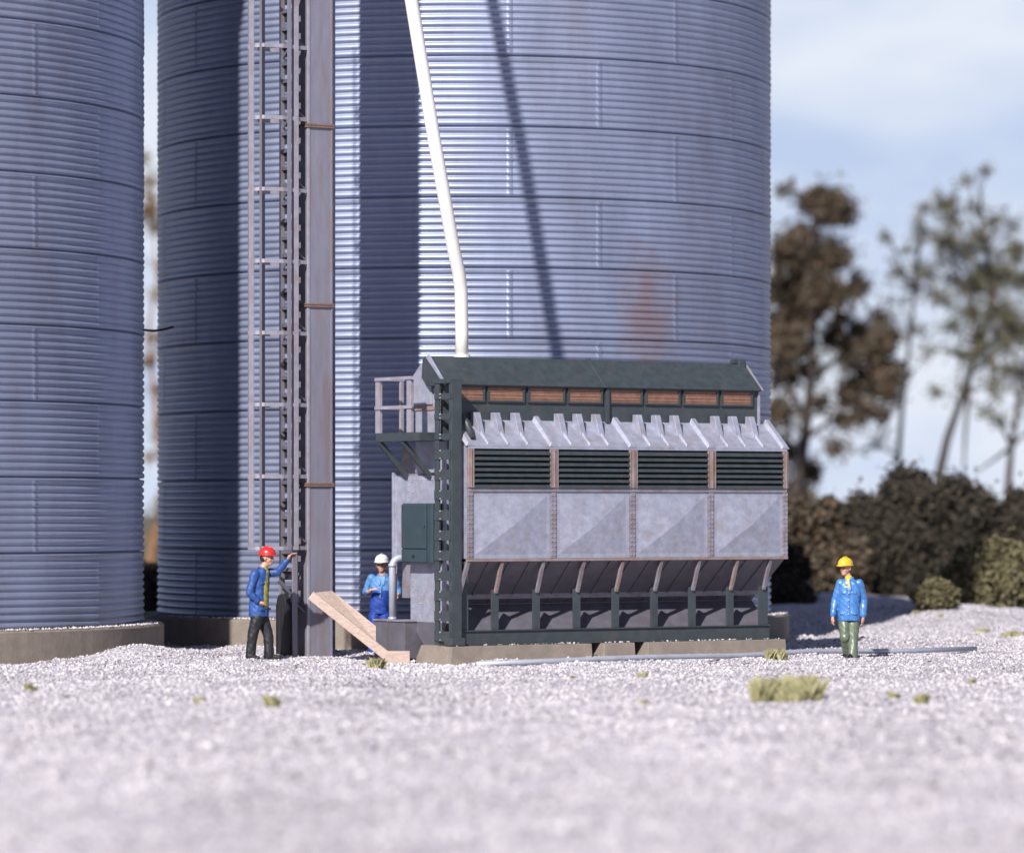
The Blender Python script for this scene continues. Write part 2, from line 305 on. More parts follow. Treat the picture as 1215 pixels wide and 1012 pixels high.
# ------------------------------------------------------------------ silos
RS, PITCH, BAND, FT = 5.8, 0.124, 1.24, 0.50
def wav(x):
    f = abs(math.sin(math.pi * x)); return 0.040 * f ** 0.85 - 0.028
def silo(cx, cy, seam0, bands, label, patch_mat=None):
    t = empty('grain_silo', (cx, cy, 0), 0, label, 'silo', 'corrugated grain silos')
    prof = []
    for b in range(bands):
        for k in range(100):
            r = RS + wav(k / 10) + 0.010 * (1 - k / 100)
            if k <= 1: r = RS - 0.07
            if k >= 97: r += 0.016
            prof.append((r, FT + b * BAND + k / 100 * BAND))
    prof.append((RS, FT + bands * BAND)); m = MB(); NS = 256; m.lathe(prof, NS)
    # vertical lap seams: a lapped edge with a row of bolt heads
    for b in range(bands):
        for j in range(11):
            a = seam0 + R(32.727) * j + (R(16.36) if b % 2 else 0) - math.pi / 2
            ca, sa = math.cos(a), math.sin(a)
            if sa > 0.35: continue
            for sd in (-1, 1):
                for k in range(10):
                    z = FT + b * BAND + (k + 0.06) * PITCH + 0.02
                    aa = a + sd * 0.028 / RS
                    c2, s2 = math.cos(aa), math.sin(aa); rr = RS + 0.016
                    m.ball((rr * c2, rr * s2, z), 0.006, 6, 4)
            z0 = FT + b * BAND + 0.01
            aa = a + 0.05 / RS
            vs = []; fs = []
            for k in range(2, 97):
                r = RS + wav(k / 10) + 0.010 * (1 - k / 100)
                for ang, dr in ((a - 0.055 / RS, 0.0), (a - 0.05 / RS, 0.003), (aa, 0.003), (aa + 0.004 / RS, -0.002)):
                    vs.append(((r + dr) * math.cos(ang), (r + dr) * math.sin(ang), z0 - .01 + k / 100 * BAND))
                if k > 2:
                    q = (k - 3) * 4
                    for e in range(3): fs.append((q + e, q + e + 1, q + e + 5, q + e + 4))
            m.add(vs, fs)
    m.build('wall', M['silo'] if patch_mat is None else patch_mat, t, smooth=True)
    f = MB(); f.lathe([(RS - 0.3, FT - 0.002), (RS + 0.33, FT - 0.002), (RS + 0.36, FT - 0.03), (RS + 0.36, -0.5)], 128)
    f.build('foundation', M['conc'], t, smooth=False)
    g = MB(); top = FT + bands * BAND
    g.lathe([(RS + 0.02, top - 0.03), (RS + 0.14, top + 0.02), (RS + 0.12, top + 0.06), (0.5, top + 2.9), (0.5, top + 3.2), (0.0, top + 3.3)], 96)
    for k in range(48):
        a = 2 * math.pi * k / 48
        g.bar((RS * math.cos(a), RS * math.sin(a), top + 0.12), (0.55 * math.cos(a), 0.55 * math.sin(a), top + 2.93), 0.05, 0.06)
    g.build('roof', M['silo'], t)
    # pebbles that settled on the ledge
    na = 900; a = rng.uniform(math.pi, 2 * math.pi, na); rr = rng.uniform(RS + 0.12, RS + 0.33, na); sz = rng.uniform(.014, .03, na)
    return t
# a soft brown patch on the wall of the second silo
def silo_patch():
    m = M['silo'].copy(); m.name = 'galvanised_sheet_with_brown_patch'; t = m.node_tree; b = t.nodes['Principled BSDF']
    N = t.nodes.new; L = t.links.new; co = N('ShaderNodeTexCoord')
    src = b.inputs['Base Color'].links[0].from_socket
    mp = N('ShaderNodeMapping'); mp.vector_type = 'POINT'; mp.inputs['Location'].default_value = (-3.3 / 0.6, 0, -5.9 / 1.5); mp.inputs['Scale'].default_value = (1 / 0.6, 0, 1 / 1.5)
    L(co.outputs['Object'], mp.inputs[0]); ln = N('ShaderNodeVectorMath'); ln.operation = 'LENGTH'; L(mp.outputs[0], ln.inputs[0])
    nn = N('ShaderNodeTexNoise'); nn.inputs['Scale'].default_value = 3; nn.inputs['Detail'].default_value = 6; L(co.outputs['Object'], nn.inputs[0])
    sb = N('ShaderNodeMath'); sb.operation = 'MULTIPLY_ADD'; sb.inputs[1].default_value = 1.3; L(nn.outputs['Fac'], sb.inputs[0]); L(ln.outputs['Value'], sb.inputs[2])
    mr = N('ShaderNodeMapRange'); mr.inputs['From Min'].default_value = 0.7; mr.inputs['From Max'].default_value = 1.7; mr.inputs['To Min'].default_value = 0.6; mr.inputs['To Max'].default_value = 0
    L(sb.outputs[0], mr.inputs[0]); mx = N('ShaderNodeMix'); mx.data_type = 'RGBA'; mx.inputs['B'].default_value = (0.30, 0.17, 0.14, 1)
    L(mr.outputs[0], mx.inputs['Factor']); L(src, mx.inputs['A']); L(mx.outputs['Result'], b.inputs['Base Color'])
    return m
S1 = (-12.19, 68.4); S2 = (-0.905, 75.3)
silo(S1[0], S1[1], R(49.4 - 16.36), 12, 'corrugated steel silo cut by the left edge, with no ladder or pipe before it')
silo(S2[0], S2[1], R(8.6), 10, 'wide corrugated steel silo behind the caged ladder and the grain dryer', silo_patch())
for (cx, cy) in (S1, S2):
    na = 1500; a = rng.uniform(math.pi, 2 * math.pi, na); rr = rng.uniform(RS + 0.10, RS + 0.34, na); sz = rng.uniform(.014, .034, na)
    o = stones('gravel', cx + rr * np.cos(a), cy + rr * np.sin(a), np.full(na, FT + 0.004) + sz * .4, sz, M['stone'])
    tag(o, 'pale pebbles lying on the concrete ledge of the left silo' if cx < -5 else 'pale pebbles lying on the concrete ledge of the middle silo', 'gravel', kind='stuff')
# wire across the gap
m = MB(); a = W(160, 389, 69.0); b = W(205, 388, 71.9)
m.tube([a.lerp(b, k / 8) - Vector((0, 0, 0.06 * math.sin(math.pi * k / 8))) for k in range(9)], 0.022, 8)
tag(m.build('cable', M['dark'], None, True), 'thin dark cable crossing the gap between the two silos', 'cable')

# ------------------------------------------------------------------ frames turned like the dryer
TH = R(33); cT, sT = math.cos(TH), math.sin(TH)
class Frame:
    def __init__(s, px, Y): s.x = (px - CX) / F * Y; s.y = Y
    def u(s, px, v=0.0):
        k = (px - CX) / F; return (k * (s.y + v * cT) - s.x + v * sT) / (cT - k * sT)
    def z(s, py, u=0.0, v=0.0):
        return EYE - (py - HY) / F * (s.y + u * sT + v * cT)

# ------------------------------------------------------------------ elevator leg
G = Frame(365.5, 65.8)
leg = empty('elevator_leg', (G.x, G.y, 0), TH, 'tall grey square elevator casing rising beside the caged ladder', 'grain elevator')
LW, LD, LH = 0.455, 0.36, 21.5
m = MB(); m.box(0, LW, 0, LD, -0.1, LH)
m.build('casing', M['leg'], leg, bevel=0.006)
m = MB(); m.box(-0.012, 0.03, -0.012, 0.03, -0.1, LH - .1); m.build('corner_angle', M['ladder'], leg, bevel=0.004)
m = MB(); m.box(LW - 0.02, LW + 0.012, -0.012, 0.02, -0.1, LH - .1); m.build('corner_angle', M['leg'], leg, bevel=0.004)
for py in (149, 362, 575, -64, -277):
    z = G.z(py); m = MB(); m.box(-0.035, LW + 0.035, -0.035, LD + 0.035, z - 0.032, z - 0.004); m.box(-0.035, LW + 0.035, -0.035, LD + 0.035, z + 0.004, z + 0.032)
    for k in range(5): m.ball((0.03 + k * (LW - 0.06) / 4, -0.03, z + 0.035), 0.012, 6, 4)
    m.build('flange', M['flange'], leg, bevel=0.004)
ot = 1.42; m = MB(); m.box(sT * ot, sT * ot + LW, cT * ot, cT * ot + LD, -0.1, LH); m.build('shadow_casing', M['leg'], leg, bevel=0.006)  # added second casing, unseen behind the first; widens the leg's shadow on the silo
for z in (2.6, 5.56, 8.52, 11.48, 14.4): MB().bar((LW * .5, LD, z), (sT * ot + LW * .5, cT * ot, z), .08, .08).build('tie_bar', M['leg'], leg)
m = MB(); m.prism([(-0.1, LH), (1.7, LH), (1.8, LH + 0.5), (.8, LH + 0.95), (-0.15, LH + 0.5)], -0.1, LW + 0.8); m.build('head_housing', M['leg'], leg, bevel=0.02)

# caged ladder on the left face
lad = empty('caged_ladder', (G.x - .11 * cT, G.y - .11 * sT, 0), TH, 'narrow grey ladder with a hooped safety cage on the side of the elevator leg', 'ladder')
zt, zb = 13.6, G.z(650)
for v in (0.02, 0.44):
    m = MB(); m.box(-0.18, -0.09, v - 0.02, v + 0.02, -0.05, zt + 0.6); m.build('stringer', M['leg'], lad, bevel=0.004)
m = MB()
for k in range(44): m.box(-0.10, -0.06, .041, .419, .42 + .29 * k, .57 + .29 * k)
m.build('backing_mesh', M['black'], lad)
z = 0.3
while z < zt + 0.4:
    m = MB(); m.box(-0.16, -0.11, 0.041, 0.419, z - 0.03, z + 0.03); m.build('rung', M['hopper'], lad); z += 0.29
# bracket plates joining ladder and leg
cage = []
def hoop(z, r0=1.0):
    pts = [(-0.15, -0.04), (-0.42, -0.10), (-0.74, -0.05), (-0.83, 0.10), (-0.83, 0.34), (-0.70, 0.48), (-0.42, 0.55), (-0.15, 0.50)]
    m = MB()
    for i in range(len(pts) - 1):
        a, b = pts[i], pts[i + 1]; m.bar((a[0], a[1], z), (b[0], b[1], z), 0.062, 0.018, (0, 0, 1))
    m.bar((-0.15, -0.04, z), (0.107, 0.02, z), 0.062, 0.02, (0, 0, 1))
    m.build('cage_hoop', M['ladder'], lad)
hp = [650 - 84.6 * k for k in range(-0, 10)]
for py in hp: hoop(G.z(py))
for (x, y, wd) in ((-0.30, -0.09, 0.07), (-0.79, -0.0, 0.035), (-0.835, 0.23, 0.15), (-0.72, 0.51, 0.045), (-0.42, 0.565, 0.05), (-0.15, -0.06, 0.08)):
    m = MB()
    if abs(x + 0.835) < .01: m.box(x - 0.008, x + 0.008, y - wd / 2, y + wd / 2, zb - 0.03, zt)
    else: m.box(x - wd / 2, x + wd / 2, y - 0.01, y + 0.01, zb - 0.03, zt)
    m.build('cage_strap', M['ladder'] if x in (-.835, -.15) else M['leg'], lad)
# standoff braces of ladder
z = 0.9
while z < zt:
    m = MB(); m.bar((-0.12, 0.03, z), (0.107, 0.05, z - 0.16), 0.03, 0.02); m.bar((-0.12, 0.43, z), (0.107, 0.34, z - 0.16), 0.03, 0.02)
    m.bar((-0.13, 0.04, z), (-0.13, 0.42, z - 0.28), 0.04, 0.012, (0, 1, 0)); m.build('brace', M['hopper'], lad); z += 0.585 * 2
# boot at foot of the ladder : black rounded panel and a small vee bracket
bt = empty('boot_cover', (G.x, G.y, 0), TH, 'black round topped cover standing at the foot of the caged ladder', 'cover')
m = MB(); h = 0.90; pr = [(0.06, -0.05), (0.36, -0.05)] + [(0.21 + 0.15 * math.cos(t), h + 0.16 * math.sin(t)) for t in [math.pi * k / 10 for k in range(11)]]
m.prism(pr, -0.40, -0.19); m.build('panel', M['black'], bt, bevel=0.01)
m = MB()
for k in range(3): m.box(-0.415, -0.40, 0.06 + k * 0.13, 0.09 + k * 0.13, 0.05, h - 0.02)
m.build('rib', M['black'], bt)
m = MB(); m.bar((-0.5, 0.1, 1.28), (-0.22, 0.1, 1.0), 0.05, 0.05); m.bar((-0.22, 0.1, 1.0), (-0.12, 0.1, 1.3), 0.05, 0.05); m.box(-0.3, -0.15, 0.02, 0.18, 0.92, 1.06)
m.build('bracket', M['hopper'], bt)

# wooden chute at the leg's foot
cyc = 64.55
a0 = W(369, 706, cyc); a1 = W(459, 778, 64.2)
ch = empty('wooden_chute', (a1.x, a1.y, 0), 0, 'pale wooden chute sloping down from the elevator leg to the ground', 'chute')
o0 = Vector((a1.x, a1.y, 0)); d = (a1 - a0)
m = MB(); m.bar(a0 - o0, a1 - o0, 0.15, 0.05, (0, 0, 1)); m.build('side_board', M['wood'], ch, bevel=0.006)
b0 = W(394, 702, cyc + 0.32); b1 = W(446, 744, 64.62); e0 = a0 + Vector((0.03, 0.03, 0.02)); e1 = a1 + Vector((0, 0.03, 0.02))
up = Vector((0, -0.02, 0.03))
b2 = W(446, 762, 64.45); p = [e0 - o0, e1 - o0, b2 - o0, b1 - o0, b0 - o0]; m = MB(); m.add([q - up for q in p] + [q + up * .6 for q in p], [(4, 3, 2, 1, 0), (5, 6, 7, 8, 9)] + [(i, (i + 1) % 5, (i + 1) % 5 + 5, i + 5) for i in range(5)]); m.build('back_board', M['wood'], ch)
l0 = W(457, 785, 64.15) - o0
m = MB(); m.box(l0.x, l0.x + 0.40, l0.y, l0.y + 0.30, -0.05, l0.z + 0.17); m.build('end_board', M['wood'], ch, bevel=0.01)

# cream spout pipe
sp = [W(548, 428, 65.0), W(548, 395, 65.0), W(547, 345, 64.85), W(544, 322, 64.75), W(538, 295, 64.6), W(515, 165, 64.15), W(488, 0, 64.1), W(462, -160, 64.1), W(400, -560, 64.9)]
base = sp[0].copy(); base.z = 0
t = empty('spout_pipe', base, 0, 'long cream white grain pipe coming down onto the dryer roof', 'pipe')
m = MB(); m.tube([p - base for p in sp], 0.108, 24); m.build('tube', M['cream'], t, True)
m = MB(); m.tube([sp[1] - base - Vector((0, 0, .42)), sp[1] - base - Vector((0, 0, .36))], 0.14, 24); m.build('collar', M['cream'], t)

# ------------------------------------------------------------------ dryer
D = Frame(556, 63.7)
U = D.u
dr = empty('grain_dryer', (D.x, D.y, 0), TH, 'silver and dark green grain dryer with louvred bays and a hopper bottom', 'grain dryer')
L = U(932)
ZPB, ZPT, ZLT = D.z(663), D.z(581), D.z(530)          # panel bottom, panel top / louvre bottom, louvre top
ZHT = D.z(497, 0, .5); ZRB = D.z(456, 0, .46); ZRT = D.z(423, 0, .95)
bay = [0.0, U(656), U(750), U(843), L]
# box carcass behind panels
m = MB(); m.box(0.02, L - 0.02, 0.03, 0.6, ZPB + 0.02, ZLT - 0.01); m.build('plenum_box', M['dark'], dr)
m = MB(); m.box(-0.005, 0.018, 0.0, 0.30, ZPB, ZLT + 0.02); m.box(L - 0.018, L + 0.005, 0.0, 0.6, ZPB, ZLT + 0.02); m.build('plenum_side', M['silver'], dr, bevel=0.003)
m = MB(); m.box(-0.03, L + 0.03, -0.035, 0.04, ZPB - 0.045, ZPB - 0.004); m.build('bottom_rail', M['rusty'], dr, bevel=0.004)
m = MB(); m.box(-0.01, L + 0.01, -0.03, 0.03, ZPT - 0.03, ZPT + 0.035); m.build('middle_rail', M['silver2'], dr, bevel=0.006)
m = MB(); m.box(-0.02, L + 0.02, -0.03, 0.02, ZLT - 0.03, ZLT + 0.008); m.build('top_rail', M['silver'], dr, bevel=0.006)
for i in range(4):
    a, b = bay[i], bay[i + 1]; c, h = (a + b) / 2, (ZPB + ZPT - .03) / 2
    # cross-broken panel
    m = MB(); x0, x1, z0, z1 = a + 0.06, b - 0.06, ZPB, ZPT - 0.032; y = -0.004; cz = (z0 + z1) / 2
    ring = [(x0, y, z0), (x1, y, z0), (x1, y, z1), (x0, y, z1)]
    inn = [(x0 + .07, y, z0 + .07), (x1 - .07, y, z0 + .07), (x1 - .07, y, z1 - .07), (x0 + .07, y, z1 - .07)]
    back = [(x0, 0.03, z0), (x1, 0.03, z0), (x1, 0.03, z1), (x0, 0.03, z1)]
    m.add(ring + inn + [((x0 + x1) / 2, y - 0.10, cz)] + back,
          [(0, 1, 5, 4), (1, 2, 6, 5), (2, 3, 7, 6), (3, 0, 4, 7), (4, 5, 8), (5, 6, 8), (6, 7, 8), (7, 4, 8), (9, 12, 11, 10), (0, 9, 10, 1), (1, 10, 11, 2), (2, 11, 12, 3), (3, 12, 9, 0)])
    m.build('side_panel', M['silver'], dr)
    # louvre with slats
    m = MB(); n = 7; z0, z1 = ZPT + 0.035, ZLT - 0.03; x0, x1 = a + 0.075, b - 0.075
    for k in range(n):
        zc = z0 + (k + 0.5) * (z1 - z0) / n; hh = (z1 - z0) / n
        m.hexa([(x0, -0.055, zc - hh * .52), (x1, -0.055, zc - hh * .52), (x1, -0.045, zc - hh * .40), (x0, -0.045, zc - hh * .40),
                (x0, -0.045, zc - hh * .1 - .0), (x1, -0.045, zc - hh * .1), (x1, 0.02, zc + hh * .30), (x0, 0.02, zc + hh * .30)])
    lv = m.build('louvre', M['green'], dr)
    m = MB(); m.box(x0 - .012, x0 - .002, -0.06, 0.03, z0, z1); m.box(x1 + .002, x1 + .012, -0.06, 0.03, z0, z1); m.build('louvre_frame', M['rusty'], lv)
    # hood
    v1 = 0.5; m = MB(); m.hexa([(a + .002, -0.02, ZLT + .01), (b - .002, -0.02, ZLT + .01), (b - .002, v1, ZLT + .01), (a + .002, v1, ZLT + .01),
                               (a + .002, -0.018, ZLT + .03), (b - .002, -0.018, ZLT + .03), (b - .002, v1, ZHT - .01), (a + .002, v1, ZHT - .01)])
    m.build('hood_panel', M['silver'], dr)
    for k in range(3):
        x = a + (b - a) * (0.20 + 0.235 * k) + 0.06
        zz = lambda v: ZLT + .03 + (ZHT - .04 - ZLT) * (v + .018) / (v1 + .018)
        m = MB(); m.hexa([(x - .036, -0.0, zz(0) - .005), (x + .036, -0.0, zz(0) - .005), (x + .036, .46, zz(.46) - .005), (x - .036, .46, zz(.46) - .005),
                          (x - .012, 0.0, zz(0) + .03), (x + .012, 0.0, zz(0) + .03), (x + .012, .46, zz(.46) + .05), (x - .012, .46, zz(.46) + .05)])
        m.prism([(.20, zz(.20)), (.46, zz(.44)), (.46, ZHT + .11), (.34, ZHT + .11)], x - .055, x + .055)
        m.build('hood_rib', M['silver'], dr, bevel=0.006)
        m = MB(); m.add([(x + .056, .45, zz(.45) + .0), (x + .056, .22, zz(.22) + .0), (x + .17, .45, zz(.45) + .0), (x + .056, .45, zz(.45) + .012), (x + .056, .22, zz(.22) + .012), (x + .15, .45, zz(.45) + .012)], [(0, 1, 2), (5, 4, 3), (0, 3, 4, 1), (1, 4, 5, 2), (2, 5, 3, 0)]); m.build('hood_gap_shade', M['dark'], dr)  # flat dark plate painted as the shade of a triangular gap beside the tab
for i, x in enumerate(bay):
    x = min(max(x, 0.02), L - 0.02)
    m = MB(); wdt = 0.055
    m.box(x - wdt, x + wdt, -0.02, 0.0, ZPB + .002, ZPT - 0.034)
    k = 0; z = ZPB + 0.05
    while z < ZPT - 0.06:
        for s in (-.030, .030): m.ball((x + s, -0.024, z), 0.014, 6, 4)
        z += 0.075
    m.build('riveted_strip', M['silver2'], dr)
    m = MB(); m.box(x - .045, x + .045, -0.05, 0.02, ZPT + .036, ZLT - .031); m.box(x - .008, x + .008, -0.065, -.05, ZPT + .036, ZLT - .031); m.build('mullion', M['rusty'], dr, bevel=0.004)
    sl = (ZHT - ZLT - .04) / .518; wr = 0.09
    m = MB(); m.hexa([(x - wr, -0.03, ZLT + .01), (x + wr, -0.03, ZLT + .01), (x + wr, .5, ZHT - .03), (x - wr, .5, ZHT - .03),
                      (x - wr * .5, -0.03, ZLT + .07), (x + wr * .5, -0.03, ZLT + .07), (x + wr * .5, .5, ZHT + .07), (x - wr * .5, .5, ZHT + .07)])
    m.build('hood_batten', M['silver'], dr, bevel=0.008)
# upper wall, windows, roof
LU = U(898, .5); u0 = U(527, .5)
m = MB(); m.box(u0, LU, .5, .61, ZHT - .35, ZRB + .02); m.build('upper_wall', M['green'], dr)
zw0, zw1 = D.z(474, 0, .5), D.z(459, 0, .5)
for (p0, p1) in ((541, 573), (580, 620), (628, 668), (675, 713), (724, 760), (767, 805), (812, 850), (857, 891)):
    a, b = U(p0, .48), U(p1, .48)
    fr = MB()
    for (x0, x1, z0, z1) in ((a - .03, b + .03, zw0 - .03, zw0), (a - .03, b + .03, zw1, zw1 + .02), (a - .03, a, zw0, zw1), (b, b + .03, zw0, zw1)):
        fr.box(x0, x1, .462, .498, z0, z1)
    f = fr.build('window', M['green'], dr)
    m = MB(); m.box(a + .001, b - .001, .482, .497, zw0 + .001, zw1 - .001)
    for k in range(3): m.box(a + .002, b - .002, .474, .482, zw0 + .03 + k * .055, zw0 + .042 + k * .055)
    m.build('screen', M['orange'], f)
ztop = ZRT
m = MB(); m.prism([(.40, ZRB), (.43, ZRB - .02), (1.0, ZRB - .02), (1.17, ZRB + .12), (1.14, ztop - .03), (1.05, ztop), (.92, ztop)], u0 - .02, LU + .04); m.build('roof', M['green'], dr, bevel=0.008)
def roof_strip(x, wd, name, mt):
    m = MB(); m.hexa([(x - wd, .38, ZRB - .0), (x + wd, .38, ZRB), (x + wd, .43, ZRB - .02), (x - wd, .43, ZRB - .02), (x - wd, .905, ztop + .03), (x + wd, .905, ztop + .03), (x + wd, 1.0, ztop - .01), (x - wd, 1.0, ztop - .01)])
    return m.build(name, mt, dr, bevel=0.008)
roof_strip(U(719, .4), .03, 'roof_seam', M['green']); roof_strip(u0 - .035, .014, 'gable_trim', M['silver']); roof_strip(LU + .055, .014, 'gable_trim', M['silver2'])
m = MB(); x = U(720, .47); m.box(x - .03, x + .03, .43, .499, ZHT - .03, ZRB - .02); m.build('centre_post', M['green'], dr, bevel=.004)
m = MB(); m.box(LU + .01, LU + .05, .47, .56, ZHT - .1, ZRB - .02); m.build('end_post', M['silver'], dr, bevel=.004)
m = MB(); x = U(868, .95); m.box(x, LU + .02, .9, 1.0, ztop + .003, ztop + .07); m.box(LU - .12, LU + .02, .84, .9, ztop - .09, ztop + .07); m.build('roof_bracket', M['green'], dr, bevel=.01)
# body core and left end wall
m = MB(); m.box(0.06, L - 0.1, 0.62, 2.15, 1.0, D.z(530, 0, 2)); m.box(0.06, L - .1, .62, 1.62, D.z(530, 0, 2), ZRB - .03); m.hexa([(.06, 1.1, ZRB - .03), (L - .1, 1.1, ZRB - .03), (L - .1, 1.62, ZRB - .03), (.06, 1.62, ZRB - .03), (.06, 1.1, ztop - .15), (L - .1, 1.1, ztop - .15), (L - .1, 1.3, ztop - .15), (.06, 1.3, ztop - .15)]); m.build('body_core', M['silver2'], dr)
UE = -0.02
def vpx(px, u):     # v on the plane u = const for a pixel column
    k = (px - CX) / F; return (k * (D.y + u * sT) - D.x - u * cT) / (-sT - k * cT)
v_back = vpx(467, UE); v_mid = vpx(487, UE)
m = MB(); zA = D.z(565, UE, v_back); zl = D.z(737, UE, v_mid)
m.box(UE, 0.055, v_mid, v_back, D.z(665, UE, v_back), zA); m.build('end_panel', M['silver'], dr, bevel=.004)
m = MB(); m.box(UE, 0.055, .62, v_mid - .003, zl, zA - .0); m.build('end_panel', M['silver'], dr, bevel=.004)
m = MB(); m.box(UE, 0.055, .62, 1.60, zA + .05, ZRB - .04); m.build('end_panel', M['silver'], dr, bevel=.004)
# rivet rows on the end wall
m = MB()
for vv in (v_back - .05, v_mid + .06, v_mid - .08):
    z = D.z(660, UE, vv) if vv > v_mid else zl + .05
    while z < zA - .03: m.ball((UE - .004, vv, z), .012, 6, 4); z += .09
for vv in np.arange(.7, v_back, .09): m.ball((UE - .004, vv, zA - .06), .012, 6, 4)
for zz_ in (zl + .16, zl + .30, zl + .44):
    for vv in (v_mid - .30, v_mid - .36): m.ball((UE - .004, vv, zz_), .012, 6, 4)
m.build('rivets', M['silver'], dr, smooth=True)
m = MB(); m.box(UE - .03, 0.02, v_back - .05, v_back + .01, zl - .05, zA + .06); m.build('corner_angle', M['silver'], dr, bevel=.004)
m = MB(); m.box(UE - .02, UE - .002, .66, 1.60, D.z(487, UE, 1.3), D.z(482, UE, 1.3)); m.build('end_rail', M['rusty'], dr, bevel=.004)
# upper access box by the platform, silver, at the top of the end wall
m = MB(); v0_, v1_ = vpx(512, -.05), vpx(490, -.05); m.prism([(v0_, D.z(480, 0, 1)), (v1_ + .1, D.z(480, 0, 1)), (v1_ + .1, D.z(452, 0, 1.5)), (v1_ - .25, D.z(432, 0, 1.4)), (v0_, D.z(440, 0, 1))], -.06, .05)
m.build('access_box', M['silver'], dr, bevel=.01)
# underslung discharge below the end wall
m = MB(); z0, z1 = D.z(768, 0, 1), zl
m.hexa([(-.02, .9, z0), (.5, .9, z0), (.5, 1.3, z0), (-.02, 1.3, z0), (-.02, .62, z1), (.5, .62, z1), (.5, v_mid, z1), (-.02, v_mid, z1)]); m.build('discharge_hopper', M['hopper'], dr, bevel=.006)
# boot box (conveyor end)
ub = -.25
vb0, vb1 = vpx(480, ub), vpx(444, ub)
m = MB(); zb0, zb1 = D.z(774, ub, 1.5), D.z(738, ub, 1.5); m.box(ub, ub + .4, vb0, vb1, zb0 - .1, zb1)
m.box(ub - .012, ub, vb0 + (vb1 - vb0) * .55, vb0 + (vb1 - vb0) * .58, zb0, zb1); m.build('boot_box', M['hopper'], dr, bevel=.006)
m = MB(); m.box(ub - .02, ub + .42, vb0 - .02, vb1 + .02, zb1 + .002, zb1 + .03); m.build('boot_lid', M['silver2'], dr, bevel=.004)
# pipe with an elbow
vp = vpx(465.5, ub + .05); zt_ = D.z(668, ub, vp)
pts = [(ub + .05, vp, zb1 + .03), (ub + .05, vp, zt_ - .06)] + [(ub + .05 + .12 * (1 - math.cos(t)), vp - .03 * (1 - math.cos(t)), zt_ - .06 + .14 * math.sin(t)) for t in [R(20 * k) for k in range(1, 5)]] + [(UE + .02, vp - .05, zt_ + .09)]
m = MB(); m.tube(pts, .058, 16); m.build('down_pipe', M['pipe'], dr, True)
m = MB(); m.tube([pts[1], (pts[1][0], pts[1][1], pts[1][2] + .05)], .068, 16); m.tube([(pts[1][0], pts[1][1], pts[0][2]), (pts[1][0], pts[1][1], pts[0][2] + .04)], .072, 16); m.build('pipe_collar', M['pipe'], dr, True)
# control cabinet
uc = -.22; va, vc = vpx(513, uc), vpx(477, uc); zc0, zc1 = D.z(668, uc, 1.3), D.z(597, uc, 1.3)
m = MB(); m.box(uc, UE - .002, va, vc, zc0, zc1); cb = m.build('control_cabinet', M['green2'], dr, bevel=.02)
m = MB(); m.box(uc - .025, uc - .002, va + .16, vc - .015, zc0 + .24, zc1 - .02); dd = m.build('door', M['green2'], cb, bevel=.008)
m = MB(); m.box(uc - .022, uc - .002, va + .16, vc - .015, zc0 + .015, zc0 + .225); m.build('drawer', M['green2'], cb, bevel=.008)
m = MB(); m.box(uc - .05, uc - .024, (va + vc) / 2 + .05, (va + vc) / 2 + .09, zc0 + .1, zc0 + .13); m.ball((uc - .035, va + .2, zc0 + .6), .015, 6, 4); m.build('latch', M['black'], cb)
# corner column: wide flange with lattice
zc_t = D.z(450, 0, .3); zc_b = D.z(765, 0, .2)
m = MB(); m.box(-.27, -.08, .08, .10, zc_b, zc_t); m.box(-.27, -.25, .10, .17, zc_b, zc_t); m.box(-.10, -.08, .10, .16, zc_b, zc_t); m.build('corner_column', M['green'], dr, bevel=.004)
m = MB(); m.box(-.27, -.24, .47, .60, zc_b, zc_t)
m.build('rear_stringer', M['green'], dr, bevel=.004)
z = zc_b + .06; k = 0
while z < zc_t:
    m = MB(); hh = .125 if z < 3.4 else .07
    m.box(-.285, -.271, .10, .59, z, z + hh * 1.3); m.build('batten', M['green'], dr)
    for kk, zr_ in enumerate((z + hh * 1.15, z + .02)): MB().ball((-.29, .40, zr_), .016 - .003 * kk, 6, 4).build('rivet', M['silver'], dr, True)
    z += .325
m = MB(); m.box(-.285, -.08, .10, .60, zc_t - .07, zc_t + .002); m.build('column_cap', M['green'], dr, bevel=.004)
m = MB()
for k in range(7):
    z = 1.0 + k * .5; m.box(-.08, .0, .2, .26, z, z + .05)
m.build('column_bracket', M['silver2'], dr)
# shoe of column
m = MB(); m.box(-.30, -.02, .05, .28, zc_b - .01, zc_b + .12); m.build('column_shoe', M['green'], dr, bevel=.02)
# curved diverter arm near hood left
m = MB(); m.tube([(-.1, .42, D.z(478, 0, .4)), (.02, .34, D.z(488, 0, .3)), (.10, .2, D.z(503, 0, .1)), (.12, .08, D.z(520, 0, .1))], [.05, .055, .06, .05], 10); m.build('curved_bracket', M['green'], dr, True)
